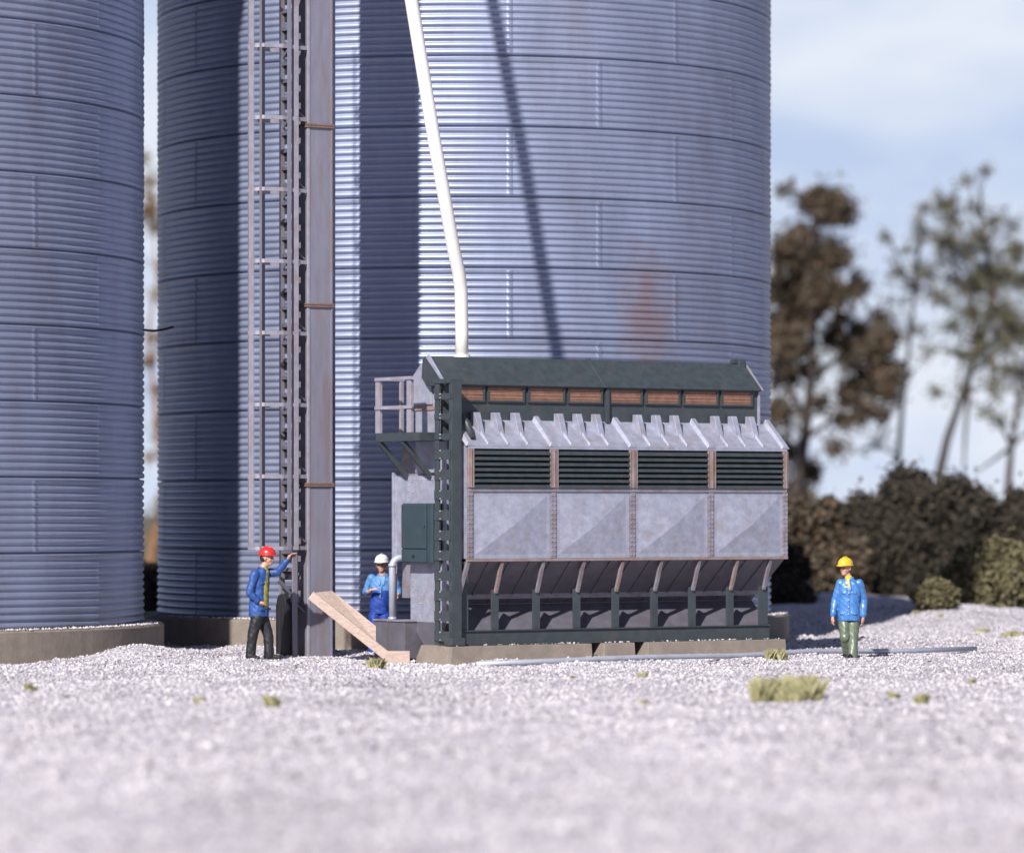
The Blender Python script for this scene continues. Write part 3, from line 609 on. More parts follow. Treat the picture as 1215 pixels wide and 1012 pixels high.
# platform with railing on the end
up_ = -.55; zp = D.z(514, -.4, 1.6)
pv = lambda px, u=-.53: vpx(px, u)
vA, vB = .62, pv(447)
m = MB(); m.box(up_, UE - .035, vA, vB, zp - .14, zp); m.build('platform', M['green'], dr, bevel=.006)
zr, zm = D.z(450, up_, 1.7), D.z(484, up_, 1.7)
ur = up_ + .03
for v_ in (vB - .05, pv(486), ):
    m = MB(); m.box(ur - .03, ur + .03, v_ - .065, v_ + .065, zp + .001, zr - .027); m.build('rail_post', M['ladder'], dr, bevel=.004)
m = MB(); m.box(-.12, -.06, vB - .09, vB - .03, zp + .001, zr - .027); m.build('rail_post', M['ladder'], dr, bevel=.004)
for zz_ in (zr, zm):
    m = MB(); m.bar((ur - .035, vB + .01, zz_), (ur - .035, pv(489) - .03, zz_), .055, .03); m.bar((ur, vB - .04, zz_ + .002), (UE, vB - .04, zz_ + .002), .05, .04); m.build('guard_rail', M['ladder'], dr, bevel=.004)
for v_ in (vB - .08, vA + .55):
    m = MB(); m.bar((up_ + .03, v_, zp - .145), (UE - .005, v_ - .05, zp - .72), .085, .06); m.build('platform_brace', M['green'], dr, bevel=.004)
# hopper
vl, zL_ = .80, D.z(717, 0, .8); vo, zo = .32, D.z(751, 0, .3)
m = MB(); m.add([(0.0, .03, ZPB - .046), (L, .03, ZPB - .046), (L - .12, vl, zL_), (.10, vl, zL_), (0.0, 1.6, ZPB - .046), (L, 1.6, ZPB - .046), (L - .12, 1.55, zL_), (.10, 1.55, zL_)],
                [(0, 1, 2, 3), (4, 7, 6, 5), (0, 4, 5, 1), (3, 2, 6, 7), (0, 3, 7, 4), (1, 5, 6, 2)])
nseam = 16
for k in range(1, nseam):
    f = k / nseam; a = Vector((L * f, .03, ZPB - .05)); b = Vector((.10 + (L - .22) * f, vl, zL_ + .005)); off = Vector((0, -.008, -.006))
    m.bar(a + off, b + off, .022, .012, (1, 0, 0))
m.build('hopper', M['hopper'], dr)
m = MB(); m.hexa([(.06, vo, zo), (L - .10, vo, zo), (L - .10, 1.5, zo), (.06, 1.5, zo), (.10, vl + .002, zL_ - .004), (L - .12, vl + .002, zL_ - .004), (L - .12, 1.5, zL_ - .004), (.10, 1.5, zL_ - .004)]); m.build('trough', M['hopper'], dr)
m = MB(); m.box(.06, L - .14, vl - .03, vl + .01, zL_ - .012, zL_ + .008); m.build('ledge_angle', M['hopper'], dr, bevel=.003)
m = MB(); m.box(.3, L - .14, 1.7, 2.1, .3, 1.6); m.build('fan_housing', M['dark'], dr)
m = MB(); m.box(L - .16, L - .06, 1.2, 1.3, .28, ZPB - .05); m.build('rear_post', M['green'], dr)
# posts and struts
pxs = (588, 637, 685, 731, 777, 822, 867, 906)
VB = .20
zB0, zB1 = D.z(766, 0, VB), D.z(748, 0, VB)
zpost = D.z(700, 0, VB)
m = MB(); m.box(-.06, U(913, VB), VB, VB + .12, zB0, zB1 - .02); m.box(-.06, U(913, VB), VB - .03, VB + .12, zB1 - .019, zB1); m.box(-.06, U(913, VB), VB - .03, VB, zB0, zB0 + .02); m.build('base_beam', M['green'], dr, bevel=.004)
for i, p in enumerate(pxs):
    x = U(p, VB); wd = .07 if i < 7 else .10
    m = MB(); m.box(x - wd, x + wd, VB + .01, VB + .03, zB1 + .001, zpost); m.box(x - .012, x + .012, VB + .03, VB + .13, zB1 + .001, zpost - .02); m.build('post', M['green'], dr, bevel=.004)
    m = MB(); m.bar((x, VB + .0, zpost - .05), (x, .01, ZPB - .05), .055, .05, (1, 0, 0)); m.ball((x, VB - .02, zpost + .0), .032, 8, 6); m.build('strut', M['silver2'] if i % 3 else M['rusty'], dr)
m = MB(); x = .03; m.box(x - .12, x + .10, VB + .01, VB + .05, zB1 + .001, ZPB - .1); m.build('post', M['green'], dr, bevel=.004)
m = MB(); m.bar((-.08, VB - .02, D.z(708, 0, 0)), (-.01, -.0, ZPB - .05), .06, .05, (1, 0, 0)); m.build('strut', M['silver2'], dr)

# footings (three)
for i, (p0, p1, lab) in enumerate(((536, 702, 'long concrete footing under the left half of the dryer'), (717, 753, 'short concrete footing between the two gaps under the dryer'), (769, 932, 'long concrete footing under the right end of the dryer'))):
    a, b = U(p0, .06), U(p1, .06)
    t = MB(); zt_ = zB0 - .004; la = .10 if i == 0 else .06; lb = .10 if i == 1 else 0.0
    if i == 1: la, lb = .07, .0
    t.hexa([(a - la, .0, -.25), (b + lb, .0, -.25), (b + lb, 2.2, -.25), (a - la, 1.2 if i == 0 else 2.2, -.25), (a, .05, zt_), (b, .05, zt_), (b, 2.2, zt_), (a, 1.0 if i == 0 else 2.2, zt_)])
    o = t.build('concrete_footing', M['conc'], None, bevel=.012); o.location = (D.x, D.y, 0); o.rotation_euler = (0, 0, TH)
    tag(o, lab, 'footing', 'concrete footings under the dryer')

na = 260; uu = rng.uniform(-.2, L, na); vv_ = rng.uniform(.06, .19, na); sz = rng.uniform(.012, .028, na) * (rng.random(na) > .55)
keep = sz > 0; uu, vv_, sz = uu[keep], vv_[keep], sz[keep]; ok = ~(((uu > U(702, .06) - .05) & (uu < U(717, .06) + .05)) | ((uu > U(753, .06) - .05) & (uu < U(769, .06) + .05)))
uu, vv_, sz = uu[ok], vv_[ok], sz[ok]
o = stones('gravel', D.x + uu * cT - vv_ * sT, D.y + uu * sT + vv_ * cT, np.full(len(uu), zB0) + sz * .4, sz, M['stone'])
tag(o, 'few pale pebbles lying on the concrete footings of the dryer', 'gravel', kind='stuff')
# conduit along the ground
pts = []
for (px, Y) in ((565, 61.9), (640, 62.5), (760, 63.6), (880, 65.3), (960, 66.6), (1060, 67.6), (1158, 68.6)):
    x = (px - CX) / F * Y; pts.append((x, Y, float(gz(np.array(x), np.array(Y))) + .045))
m = MB(); m.tube(pts, .042, 12); tag(m.build('conduit', M['pipe'], None, True), 'thin grey conduit lying across the gravel in front of the dryer', 'pipe')

# ------------------------------------------------------------------ plants
def leaf_quads(c, r, n, size, shell=0.0, droop=0.0, thin=0.45, gauss=False):
    c = np.array(c, float); r = np.array(r if hasattr(r, '__len__') else (r, r, r), float)
    d = rng.normal(size=(n, 3)); d /= np.linalg.norm(d, axis=1)[:, None]
    rad = rng.random(n) ** (1 / 3.0) if not shell else (1 - shell) + shell * rng.random(n)
    P = c + d * rad[:, None] * r
    if gauss: P = c + rng.normal(size=(n, 3)) * r * .55
    a = rng.normal(size=(n, 3)); a /= np.linalg.norm(a, axis=1)[:, None]; a[:, 2] -= droop
    b = np.cross(a, rng.normal(size=(n, 3))); b /= np.linalg.norm(b, axis=1)[:, None]
    s = size * rng.uniform(.5, 1.4, n)[:, None]; a = a * s; b = b * s * thin
    return np.stack([P - a, P - b, P + a, P + b], 1).reshape(-1, 3)
def leaf_mesh(name, arrs, m, parent, org):
    V = np.concatenate(arrs) - np.array(org); Fq = np.arange(len(V)).reshape(-1, 4)
    return np_mesh(name, V, Fq, m, parent)
def tree(name, label, trunk, limbs, clumps, Y, r0, lm, bm_, group, leafsize=.10, cat='tree', dense=False, twigs=3):
    """trunk / limbs: pixel polylines at depth Y; clumps: (px,py,rpx,count)"""
    Y = Y * 1.7; r0 = r0 * 1.7; leafsize = leafsize * (1.35 if dense else 1.15); s = F / Y; P = [W(a, b, Y) for a, b in trunk]; base = P[0].copy(); zg = float(gz(np.array(base.x), np.array(base.y))); base.z = zg
    t = empty(name, base, 0, label, cat, group)
    first = base - Vector((0, 0, .2)); pts = [first] + P; m = MB(); n = len(pts)
    m.tube([p - base for p in pts], [r0 * (1 - .85 * i / (n - 1)) for i in range(n)], 8)
    allp = [(p, r0 * (1 - .85 * i / (n - 1))) for i, p in enumerate(pts)]
    for lb in limbs:
        Q = [W(a, b, Y + random.uniform(-.5, .5) * (k > 0)) for k, (a, b) in enumerate(lb)]
        rr = r0 * .45; m.tube([q - base for q in Q], [rr * (1 - .75 * i / (len(Q) - 1)) for i in range(len(Q))], 6)
        allp += [(q, rr * .6) for q in Q[1:]]
    arrs = []
    for (px, py, rp, cnt) in clumps:
        yo = random.uniform(-2, 2); c = W(px, py, Y + yo); rad = rp / s
        near = min(allp, key=lambda q: (q[0] - c).length + (0 if q[0].z < c.z else 1.0))
        a = near[0]; mid = a.lerp(c, .5) + Vector((random.uniform(-.2, .2), random.uniform(-.2, .2), random.uniform(-.05, .25)))
        m.tube([a - base, mid - base, c - base], [min(near[1], .06), .035, .015], 5)
        nt_ = max(9, int(cnt / (13 if dense else 11))); per = 12 if dense else 7
        for k in range(nt_):
            dv = Vector((random.gauss(0, 1), random.gauss(0, 1), random.gauss(.35 * (not dense), .85))).normalized() * rad * (random.uniform(.4, 1.3) if dense else random.uniform(.6, 2.0))
            st = c + dv * random.uniform(0, .4); bend = Vector((random.uniform(-1, 1), random.uniform(-1, 1), random.uniform(-.6, 1))) * rad * .22
            en = st + dv; md = st.lerp(en, .55) + bend
            m.tube([st - base, md - base, en - base], [.024, .015, .006], 4)
            tt = rng.random(per)[:, None]; A_, B_, C_ = np.array(st), np.array(md), np.array(en)
            cen = (1 - tt) ** 2 * A_ + 2 * tt * (1 - tt) * B_ + tt ** 2 * C_ + rng.normal(size=(per, 3)) * (.20 if dense else .16)
            lq = leaf_quads((0, 0, 0), .001, per, leafsize, thin=.55).reshape(per, 4, 3) + cen[:, None, :]
            arrs.append(lq.reshape(-1, 3))
        for k in range(twigs):
            dv = Vector((random.gauss(0, 1), random.gauss(0, .6), random.gauss(.2, .8))).normalized() * rad * random.uniform(1.0, 1.7)
            m.tube([c - base, c + dv * .5 - base + Vector((0, 0, .08)), c + dv - base], [.018, .012, .005], 4)
    m.build('trunk', bm_, t, True); leaf_mesh('crown', arrs, lm, t, base)
    return t
GT = 'trees behind the yard'
tree('tree', 'tall brown leaved tree with a dark tuft on top right beside the silo',
     [(938, 640), (944, 590), (955, 520), (962, 450), (966, 380), (964, 320), (962, 270), (975, 240)],
     [[(966, 380), (1000, 350), (1035, 338)], [(958, 500), (930, 450), (915, 430)], [(962, 450), (1000, 420), (1030, 440), (1050, 430)], [(964, 320), (935, 330), (915, 340)], [(955, 520), (985, 500), (1020, 470)]],
     [(985, 245, 24, 2000), (965, 238, 16, 700), (1003, 255, 13, 500), (932, 225, 9, 120), (952, 282, 20, 1000), (935, 300, 26, 1500), (965, 310, 28, 2300), (990, 305, 20, 1200), (930, 345, 26, 1700), (975, 345, 22, 1400), (948, 370, 24, 1400),
      (1018, 340, 16, 500), (940, 410, 30, 1800), (928, 445, 22, 700), (925, 490, 24, 700), (930, 535, 24, 700), (960, 440, 18, 500), (985, 400, 14, 350), (1010, 420, 20, 900), (1040, 415, 20, 1000), (1030, 450, 24, 1400), (1050, 460, 18, 1000), (1010, 465, 20, 700),
      (1055, 400, 12, 400), (995, 380, 12, 260), (1000, 498, 12, 260), (1045, 490, 12, 250), (960, 560, 18, 500), (920, 390, 22, 1000), (945, 590, 20, 900), (1020, 395, 16, 500), (1060, 440, 16, 500), (1020, 490, 18, 350), (975, 480, 16, 260), (915, 560, 20, 600), (970, 350, 26, 1200), (1000, 350, 16, 500), (1045, 380, 14, 300), (990, 530, 14, 200)],
     102, .20, M['leaf_b'], M['bark'], GT, .10, dense=True)
tree('tree', 'thin upright tree with a straight bare lower trunk, behind the hedge',
     [(1060, 620), (1066, 540), (1072, 460), (1080, 400), (1086, 340), (1088, 290), (1084, 270)],
     [[(1072, 460), (1040, 520), (1020, 490)], [(1086, 350), (1062, 300), (1050, 270)], [(1086, 320), (1096, 270), (1092, 245)]],
     [(1086, 320, 12, 130), (1084, 345, 10, 140), (1062, 325, 14, 180), (1098, 275, 14, 200), (1085, 395, 14, 160), (1108, 350, 14, 110), (1095, 250, 9, 120), (1075, 300, 9, 70), (1052, 285, 8, 40), (1045, 530, 14, 160), (1115, 310, 12, 110), (1068, 360, 12, 90), (1100, 420, 12, 100)],
     106, .10, M['leaf_g'], M['bark'], GT, .09, twigs=6)
tree('tree', 'leaning forked tree with sparse grey green leaves behind the dark hedge',
     [(1105, 620), (1115, 560), (1124, 520), (1138, 480), (1150, 445), (1163, 410), (1180, 350), (1195, 310)],
     [[(1150, 445), (1145, 520), (1143, 570)], [(1163, 410), (1150, 350), (1130, 310), (1120, 250)], [(1163, 410), (1175, 350), (1165, 260), (1160, 200)], [(1180, 350), (1170, 300), (1148, 250)]],
     [(1122, 245, 13, 380), (1118, 290, 16, 300), (1140, 305, 18, 330), (1165, 285, 16, 300), (1158, 248, 10, 150), (1180, 262, 8, 120), (1145, 340, 18, 450), (1175, 330, 20, 520), (1195, 330, 18, 420), (1155, 375, 18, 420), (1185, 372, 18, 550), (1160, 410, 14, 450), (1140, 425, 15, 330), (1130, 390, 14, 220), (1195, 410, 18, 400), (1172, 430, 12, 220),
      (1112, 470, 10, 70), (1150, 215, 9, 60), (1205, 300, 12, 220), (1170, 205, 8, 35), (1105, 330, 14, 200), (1150, 300, 22, 300), (1120, 360, 15, 180), (1200, 270, 14, 140), (1160, 340, 24, 500), (1185, 400, 22, 400), (1140, 470, 14, 120), (1175, 455, 14, 200), (1130, 265, 20, 260)],
     100, .15, M['leaf_g'], M['bark'], GT, .09, twigs=6)
tree('tree', 'bushy tree with crossing branches cut by the right edge',
     [(1195, 640), (1196, 580), (1200, 530), (1208, 480), (1220, 420), (1232, 340)],
     [[(1200, 530), (1180, 545), (1155, 562)], [(1200, 530), (1215, 515), (1240, 500)], [(1200, 530), (1188, 505), (1170, 480)]],
     [(1200, 385, 18, 450), (1215, 340, 20, 550), (1208, 300, 14, 260), (1190, 440, 14, 220), (1210, 445, 18, 420), (1180, 465, 10, 120), (1170, 490, 10, 110), (1225, 400, 24, 800), (1190, 500, 10, 90), (1230, 470, 20, 400)],
     98, .13, M['leaf_g'], M['bark'], GT, .09, twigs=5)
tree('tree', 'orange barked tree seen through the gap between the two silos',
     [(176, 680), (181, 650), (188, 620), (196, 560), (186, 510), (180, 440), (175, 400), (186, 330), (182, 270)],
     [[(180, 440), (190, 400), (196, 380)], [(186, 510), (192, 495), (199, 470)]],
     [(176, 255, 12, 380), (186, 272, 8, 200), (178, 215, 9, 160), (172, 190, 8, 140), (190, 320, 12, 60), (178, 235, 8, 120), (186, 520, 6, 60), (175, 430, 9, 130), (188, 465, 9, 110), (182, 400, 9, 120), (190, 500, 9, 130), (178, 545, 8, 90), (185, 350, 8, 80), (188, 600, 8, 90), (180, 640, 9, 120)],
     96, .11, M['leaf_y'], M['bark2'], GT, .08, twigs=4)

def shrub(label, px, ptop, pbot, wpx, Y, lm, n, group, size=.11, lumps=24):
    Y = Y * 1.09 if Y > 92.5 else Y
    if group == HG: ptop -= 14; wpx *= 1.15; lumps += 8
    size *= .8; n = int(n * 1.5)
    s = F / Y; cx = (px - CX) / F * Y; g = float(gz(np.array(cx), np.array(Y))); zt = EYE - (ptop - HY) / s; H = zt - g
    t = empty('shrub', (cx, Y, g), 0, label, 'shrub', group); arrs = []; m = MB(); hw = wpx / s / 2
    for k in range(lumps):
        a = random.uniform(-1, 1); h = random.uniform(.15, 1) ** .8 * (1 - .45 * a * a) * random.uniform(.8, 1.05)
        rr = random.uniform(.13, .34) * min(H, hw * 1.2)
        c = (cx + a * (hw - rr * .6), Y + random.uniform(-.6, .6) * hw * .6, g + max(h * H - rr, rr * .5))
        arrs.append(leaf_quads(c, (rr, rr, rr * .9), int(n / lumps), size, shell=.55, thin=.55)); arrs.append(leaf_quads(c, rr * .95, int(n / lumps / 3), size, thin=.55, gauss=True))
        m.tube([(random.uniform(-.2, .2), 0, -.1), (c[0] - cx, c[1] - Y, c[2] - g)], [.04, .015], 5)
    arrs.append(leaf_quads((cx, Y, g + H * .36), (hw * .78, hw * .5, H * .42), n, size, thin=.6))
    m.build('stem', M['bark'], t); leaf_mesh('foliage', arrs, lm, t, (cx, Y, g)); return t
HG = 'dark shrubs of the hedge'
shrub('brownish hedge shrub in the low part of the row, left of the tall one', 1000, 592, 735, 110, 97.5, M['leaf_b'], 12000, HG)
shrub('dark hedge shrub right behind the dryer, the left one of the dark row', 958, 588, 730, 120, 93.5, M['leaf_b'], 9000, HG)
shrub('tall dark hedge shrub behind the walking man in the yellow helmet', 1035, 572, 735, 120, 95.5, M['leaf_d'], 16000, HG)
shrub('tallest dark hedge shrub under the leaning forked tree', 1092, 548, 735, 130, 96.5, M['leaf_d'], 17000, HG)
shrub('dark hedge shrub behind the pale olive shrub with lobed top', 1150, 562, 735, 130, 96.0, M['leaf_d'], 17000, HG)
shrub('dark hedge shrub cut by the right edge', 1212, 572, 735, 120, 96.5, M['leaf_d'], 16000, HG)
shrub('low brown shrub between the dryer and the walking man', 980, 640, 715, 130, 100, M['leaf_b'], 6000, HG)
OG = 'olive shrubs before the hedge'
shrub('large pale olive shrub cut by the right edge', 1185, 618, 735, 150, 88.5, M['leaf_o'], 11000, OG, .12)
shrub('small pale olive shrub with upright lobes, left of the large one', 1112, 676, 732, 54, 83.5, M['leaf_o'], 3500, OG, .09, 8)
shrub('dark low shrub filling the foot of the gap between the silos', 180, 672, 735, 60, 92, M['leaf_d'], 6000, HG)
shrub('hedge shrub behind the dryer, mostly hidden by its right end', 925, 640, 730, 70, 92, M['leaf_d'], 6000, HG)

# grass tufts
def tuft(px, py, wpx, hpx, label, n=None, lying=.5):
    Y = F * EYE / (py - HY); s = F / Y; x = (px - CX) / F * Y; g = float(gz(np.array(x), np.array(Y)))
    hw, h = wpx / s / 2, hpx / s; n = n or int(200 + wpx * hpx * 2.2)
    kc = max(3, int(wpx / 5)); ca_ = rng.uniform(0, 6.28, kc); cr2 = np.sqrt(rng.random(kc)) * hw * .72; ch2 = rng.uniform(.35, 1.0, kc); pk = rng.integers(0, kc, n)
    bx = np.cos(ca_)[pk] * cr2[pk] + rng.normal(size=n) * hw * .13; by = np.sin(ca_)[pk] * cr2[pk] * .8 + rng.normal(size=n) * hw * .13
    hh = h * ch2[pk] * rng.uniform(.3, 1.15, n); az = rng.uniform(0, 6.28, n); ln = hh * rng.uniform(.1, .7, n)
    wd = rng.uniform(.003, .006, n); tx, ty = bx + np.cos(az) * ln, by + np.sin(az) * ln
    p0 = np.stack([bx - wd, by, np.full(n, -.02)], 1); p1 = np.stack([bx + wd, by, np.full(n, -.02)], 1)
    mx_, my_ = (bx + tx) / 2 - np.cos(az) * ln * .15, (by + ty) / 2
    p2 = np.stack([mx_ + wd * .8, my_, hh * .62], 1); p3 = np.stack([tx, ty, hh], 1)
    V = np.stack([p0, p1, p2, p3], 1).reshape(-1, 3)
    o = np_mesh('grass_tuft', V, np.arange(4 * n).reshape(-1, 4), M['grass']); o.location = (x, Y, g)
    return tag(o, label, 'grass tuft', 'grass tufts on the gravel')
tuft(935, 832, 84, 30, 'largest grass tuft, right of centre in the foreground gravel')
tuft(1063, 833, 24, 10, 'small grass tuft right of the largest one, the left of a close pair')
tuft(1093, 836, 22, 13, 'small grass tuft right of the largest one, the right of a close pair')
tuft(446, 795, 26, 13, 'yellow green grass tuft at the foot of the wooden chute')
tuft(320, 842, 20, 16, 'slim grass tuft in the foreground below the man in the red helmet')
tuft(234, 838, 18, 9, 'low grass tuft in the foreground below the shaded silo wall')
tuft(40, 822, 22, 10, 'leftmost grass tuft, in front of the left silo')
tuft(44, 833, 10, 5, 'tiny grass tuft just below the leftmost one')
tuft(763, 806, 20, 7, 'tiny grass tuft in front of the gaps in the dryer footing')
tuft(768, 838, 18, 10, 'foreground grass tuft straight below the dryer gaps')
tuft(920, 782, 30, 14, 'scruffy grass tuft at the right end of the dryer footing')
tuft(1088, 744, 10, 5, 'tiny grass tuft on the mound below the small olive shrub')
tuft(1118, 746, 12, 5, 'tiny grass tuft on the mound, right of another tiny one')
tuft(1155, 815, 14, 6, 'tiny grass tuft far right in the foreground gravel')
tuft(680, 805, 14, 5, 'tiny grass tuft by the conduit below the dryer middle')
tuft(1165, 752, 30, 6, 'low grass strip at the far right by the large olive shrub')
tuft(1205, 757, 36, 8, 'low grass strip cut by the right edge below the large olive shrub')

# ------------------------------------------------------------------ people
def remesh(mb, name, m, parent, vox=.009, smooth_it=3):
    o = mb.build('tmp', m); rm = o.modifiers.new('r', 'REMESH'); rm.mode = 'VOXEL'; rm.voxel_size = vox; rm.use_smooth_shade = True
    sm = o.modifiers.new('s', 'SMOOTH'); sm.factor = .5; sm.iterations = smooth_it
    dg = bpy.context.evaluated_depsgraph_get(); dg.update(); me = bpy.data.meshes.new_from_object(o.evaluated_get(dg)); me.name = name
    bpy.data.objects.remove(o, do_unlink=True); me.polygons.foreach_set('use_smooth', [True] * len(me.polygons))
    if not me.materials: me.materials.append(m)
    if name in ('jacket', 'trousers', 'shirt'):
        n_ = len(me.vertices); co = np.empty(n_ * 3, np.float32); no = np.empty(n_ * 3, np.float32); me.vertices.foreach_get('co', co); me.vertices.foreach_get('normal', no)
        co = co.reshape(-1, 3); no = no.reshape(-1, 3); z_ = co[:, 2]; a_ = np.arctan2(co[:, 1], co[:, 0])
        w_ = np.sin(z_ * 34 + 5 * np.sin(co[:, 0] * 9 + co[:, 1] * 13)) * .5 + np.sin(z_ * 71 + co[:, 0] * 40 - co[:, 1] * 31) * .3 + np.sin(co[:, 0] * 55 + z_ * 12) * .4
        me.vertices.foreach_set('co', (co + no * (w_ * .0045)[:, None]).ravel()); me.update()
    q = bpy.data.objects.new(name, me); C.objects.link(q); q.parent = parent; return q
def joint(mb, pts, rad):
    mb.tube(pts, rad, 12)
    for p, r in zip(pts, rad):
        r = max(r) if hasattr(r, '__len__') else r; mb.ball(p, r * .98, 12, 8)
def hand(mb, w_, d, side, up_, curl=.5):
    """palm and five fingers; d = direction of fingers, side = towards the thumb, up_ = back of hand"""
    w_, d, side, up_ = Vector(w_), Vector(d).normalized(), Vector(side).normalized(), Vector(up_).normalized()
    mb.tube([w_ - d * .02, w_ + d * .045, w_ + d * .085], [(.022, .026), (.026, .034), (.022, .036)], 10); mb.ball(w_ + d * .05, .030, 10, 6)
    for k, ln in enumerate((.068, .078, .072, .056)):
        o_ = side * (.030 - .020 * k); p = w_ + d * .085 + o_; q = p + d * ln * .5 - up_ * ln * .15 * curl * 2; r_ = q + d * ln * .35 - up_ * ln * .45 * curl * 2
        mb.tube([p - d * .02, p, q, r_], [.0105, .0105, .0095, .008], 8); mb.ball(r_, .008, 8, 5)
    p = w_ + d * .025 + side * .026; q = p + side * .022 + d * .03; r_ = q + d * .032 - up_ * .012
    mb.tube([p, q, r_], [.014, .012, .009], 8); mb.ball(r_, .009, 8, 5)
def head(mb, c, f):
    """c = centre of skull, f = facing (unit)"""
    c = Vector(c); f = Vector(f).normalized(); s = Vector((-f.y, f.x, 0)); z = Vector((0, 0, 1))
    mb.ball(c - f * .008 + z * .02, .094, 16, 12); mb.ball(c + f * .02 - z * .03, .074, 14, 10); mb.ball(c + f * .045 - z * .085, .042, 12, 8)
    mb.ball(c + f * .02 - z * .075, .055, 12, 8)
    mb.tube([c + f * .080 + z * .01, c + f * .106 - z * .030, c + f * .09 - z * .038], [.011, .017, .012], 8)          # nose
    mb.tube([c + f * .082 + z * .022 - s * .045, c + f * .094 + z * .024, c + f * .082 + z * .022 + s * .045], [.010, .011, .010], 8)   # brow
    mb.tube([c + f * .082 - z * .062 - s * .022, c + f * .09 - z * .060, c + f * .082 - z * .062 + s * .022], [.008, .010, .008], 6)  # lips
    for k in (-1, 1): mb.ball(c + s * .088 * k - z * .012 - f * .005, (.016, .020, .030), 8, 6)
    for k in (-1, 1): mb.ball(c + s * .042 * k + f * .058 - z * .03, .026, 8, 6)
def face_bits(c, f, par):
    c = Vector(c); f = Vector(f).normalized(); s = Vector((-f.y, f.x, 0))
    for k in (-1, 1):
        m = MB(); m.ball(c + s * .033 * k + f * .088 + Vector((0, 0, .004)), (.012, .012, .009), 8, 6); m.build('eye', M['hair'], par, True)
def hard_hat(c, f, m_, par):
    c = Vector(c); f = Vector(f).normalized(); s = Vector((-f.y, f.x, 0)); mb = MB()
    n, k = 24, 8; vs = []; fs = []
    for j in range(k + 1):
        t = math.pi / 2 * j / k; r, z = math.cos(t), math.sin(t)
        for i in range(n):
            a = 2 * math.pi * i / n; rr = r; e = 1.0
            vs.append(c + f * (math.cos(a) * rr * .142) + s * (math.sin(a) * rr * .118) + Vector((0, 0, z ** .9 * .118 + .035)))
    for j in range(k):
        for i in range(n): fs.append((j * n + i, j * n + (i + 1) % n, (j + 1) * n + (i + 1) % n, (j + 1) * n + i))
    mb.add(vs, fs)
    vs = []; fs = []
    for j, (sc, z) in enumerate(((.97, .048), (1.0, .030), (1.10, .022), (1.10, .014), (.95, .018))):
        for i in range(n):
            a = 2 * math.pi * i / n; ex = .045 * max(math.cos(a), 0) ** 2 if sc > 1.0 else 0
            vs.append(c + f * (math.cos(a) * (.142 * sc + ex)) + s * math.sin(a) * .118 * sc + Vector((0, 0, z - ex * .25)))
    for j in range(4):
        for i in range(n): fs.append((j * n + i, j * n + (i + 1) % n, (j + 1) * n + (i + 1) % n, (j + 1) * n + i))
    mb.add(vs, fs)
    mb.tube([c + f * .125 + Vector((0, 0, .085)), c + f * .06 + Vector((0, 0, .148)), c - f * .03 + Vector((0, 0, .158)), c - f * .11 + Vector((0, 0, .105))], [.010, .013, .013, .010], 8)
    return mb.build('helmet', m_, par, True)
def torso(mb, secs):      # secs: (center, rx along side axis, ry along facing axis, side vector)
    vs = []; fs = []; n = 20
    for c, rs, rf, s, f in secs:
        c, s, f = Vector(c), Vector(s), Vector(f)
        for i in range(n):
            a = 2 * math.pi * i / n; e = .85
            ca, sa = math.cos(a), math.sin(a)
            vs.append(c + s * rs * math.copysign(abs(ca) ** e, ca) + f * rf * math.copysign(abs(sa) ** e, sa))
    for j in range(len(secs) - 1):
        for i in range(n): fs.append((j * n + i, j * n + (i + 1) % n, (j + 1) * n + (i + 1) % n, (j + 1) * n + i))
    fs.append(tuple(range(n))); fs.append(tuple((len(secs) - 1) * n + i for i in range(n)))
    mb.add(vs, fs)
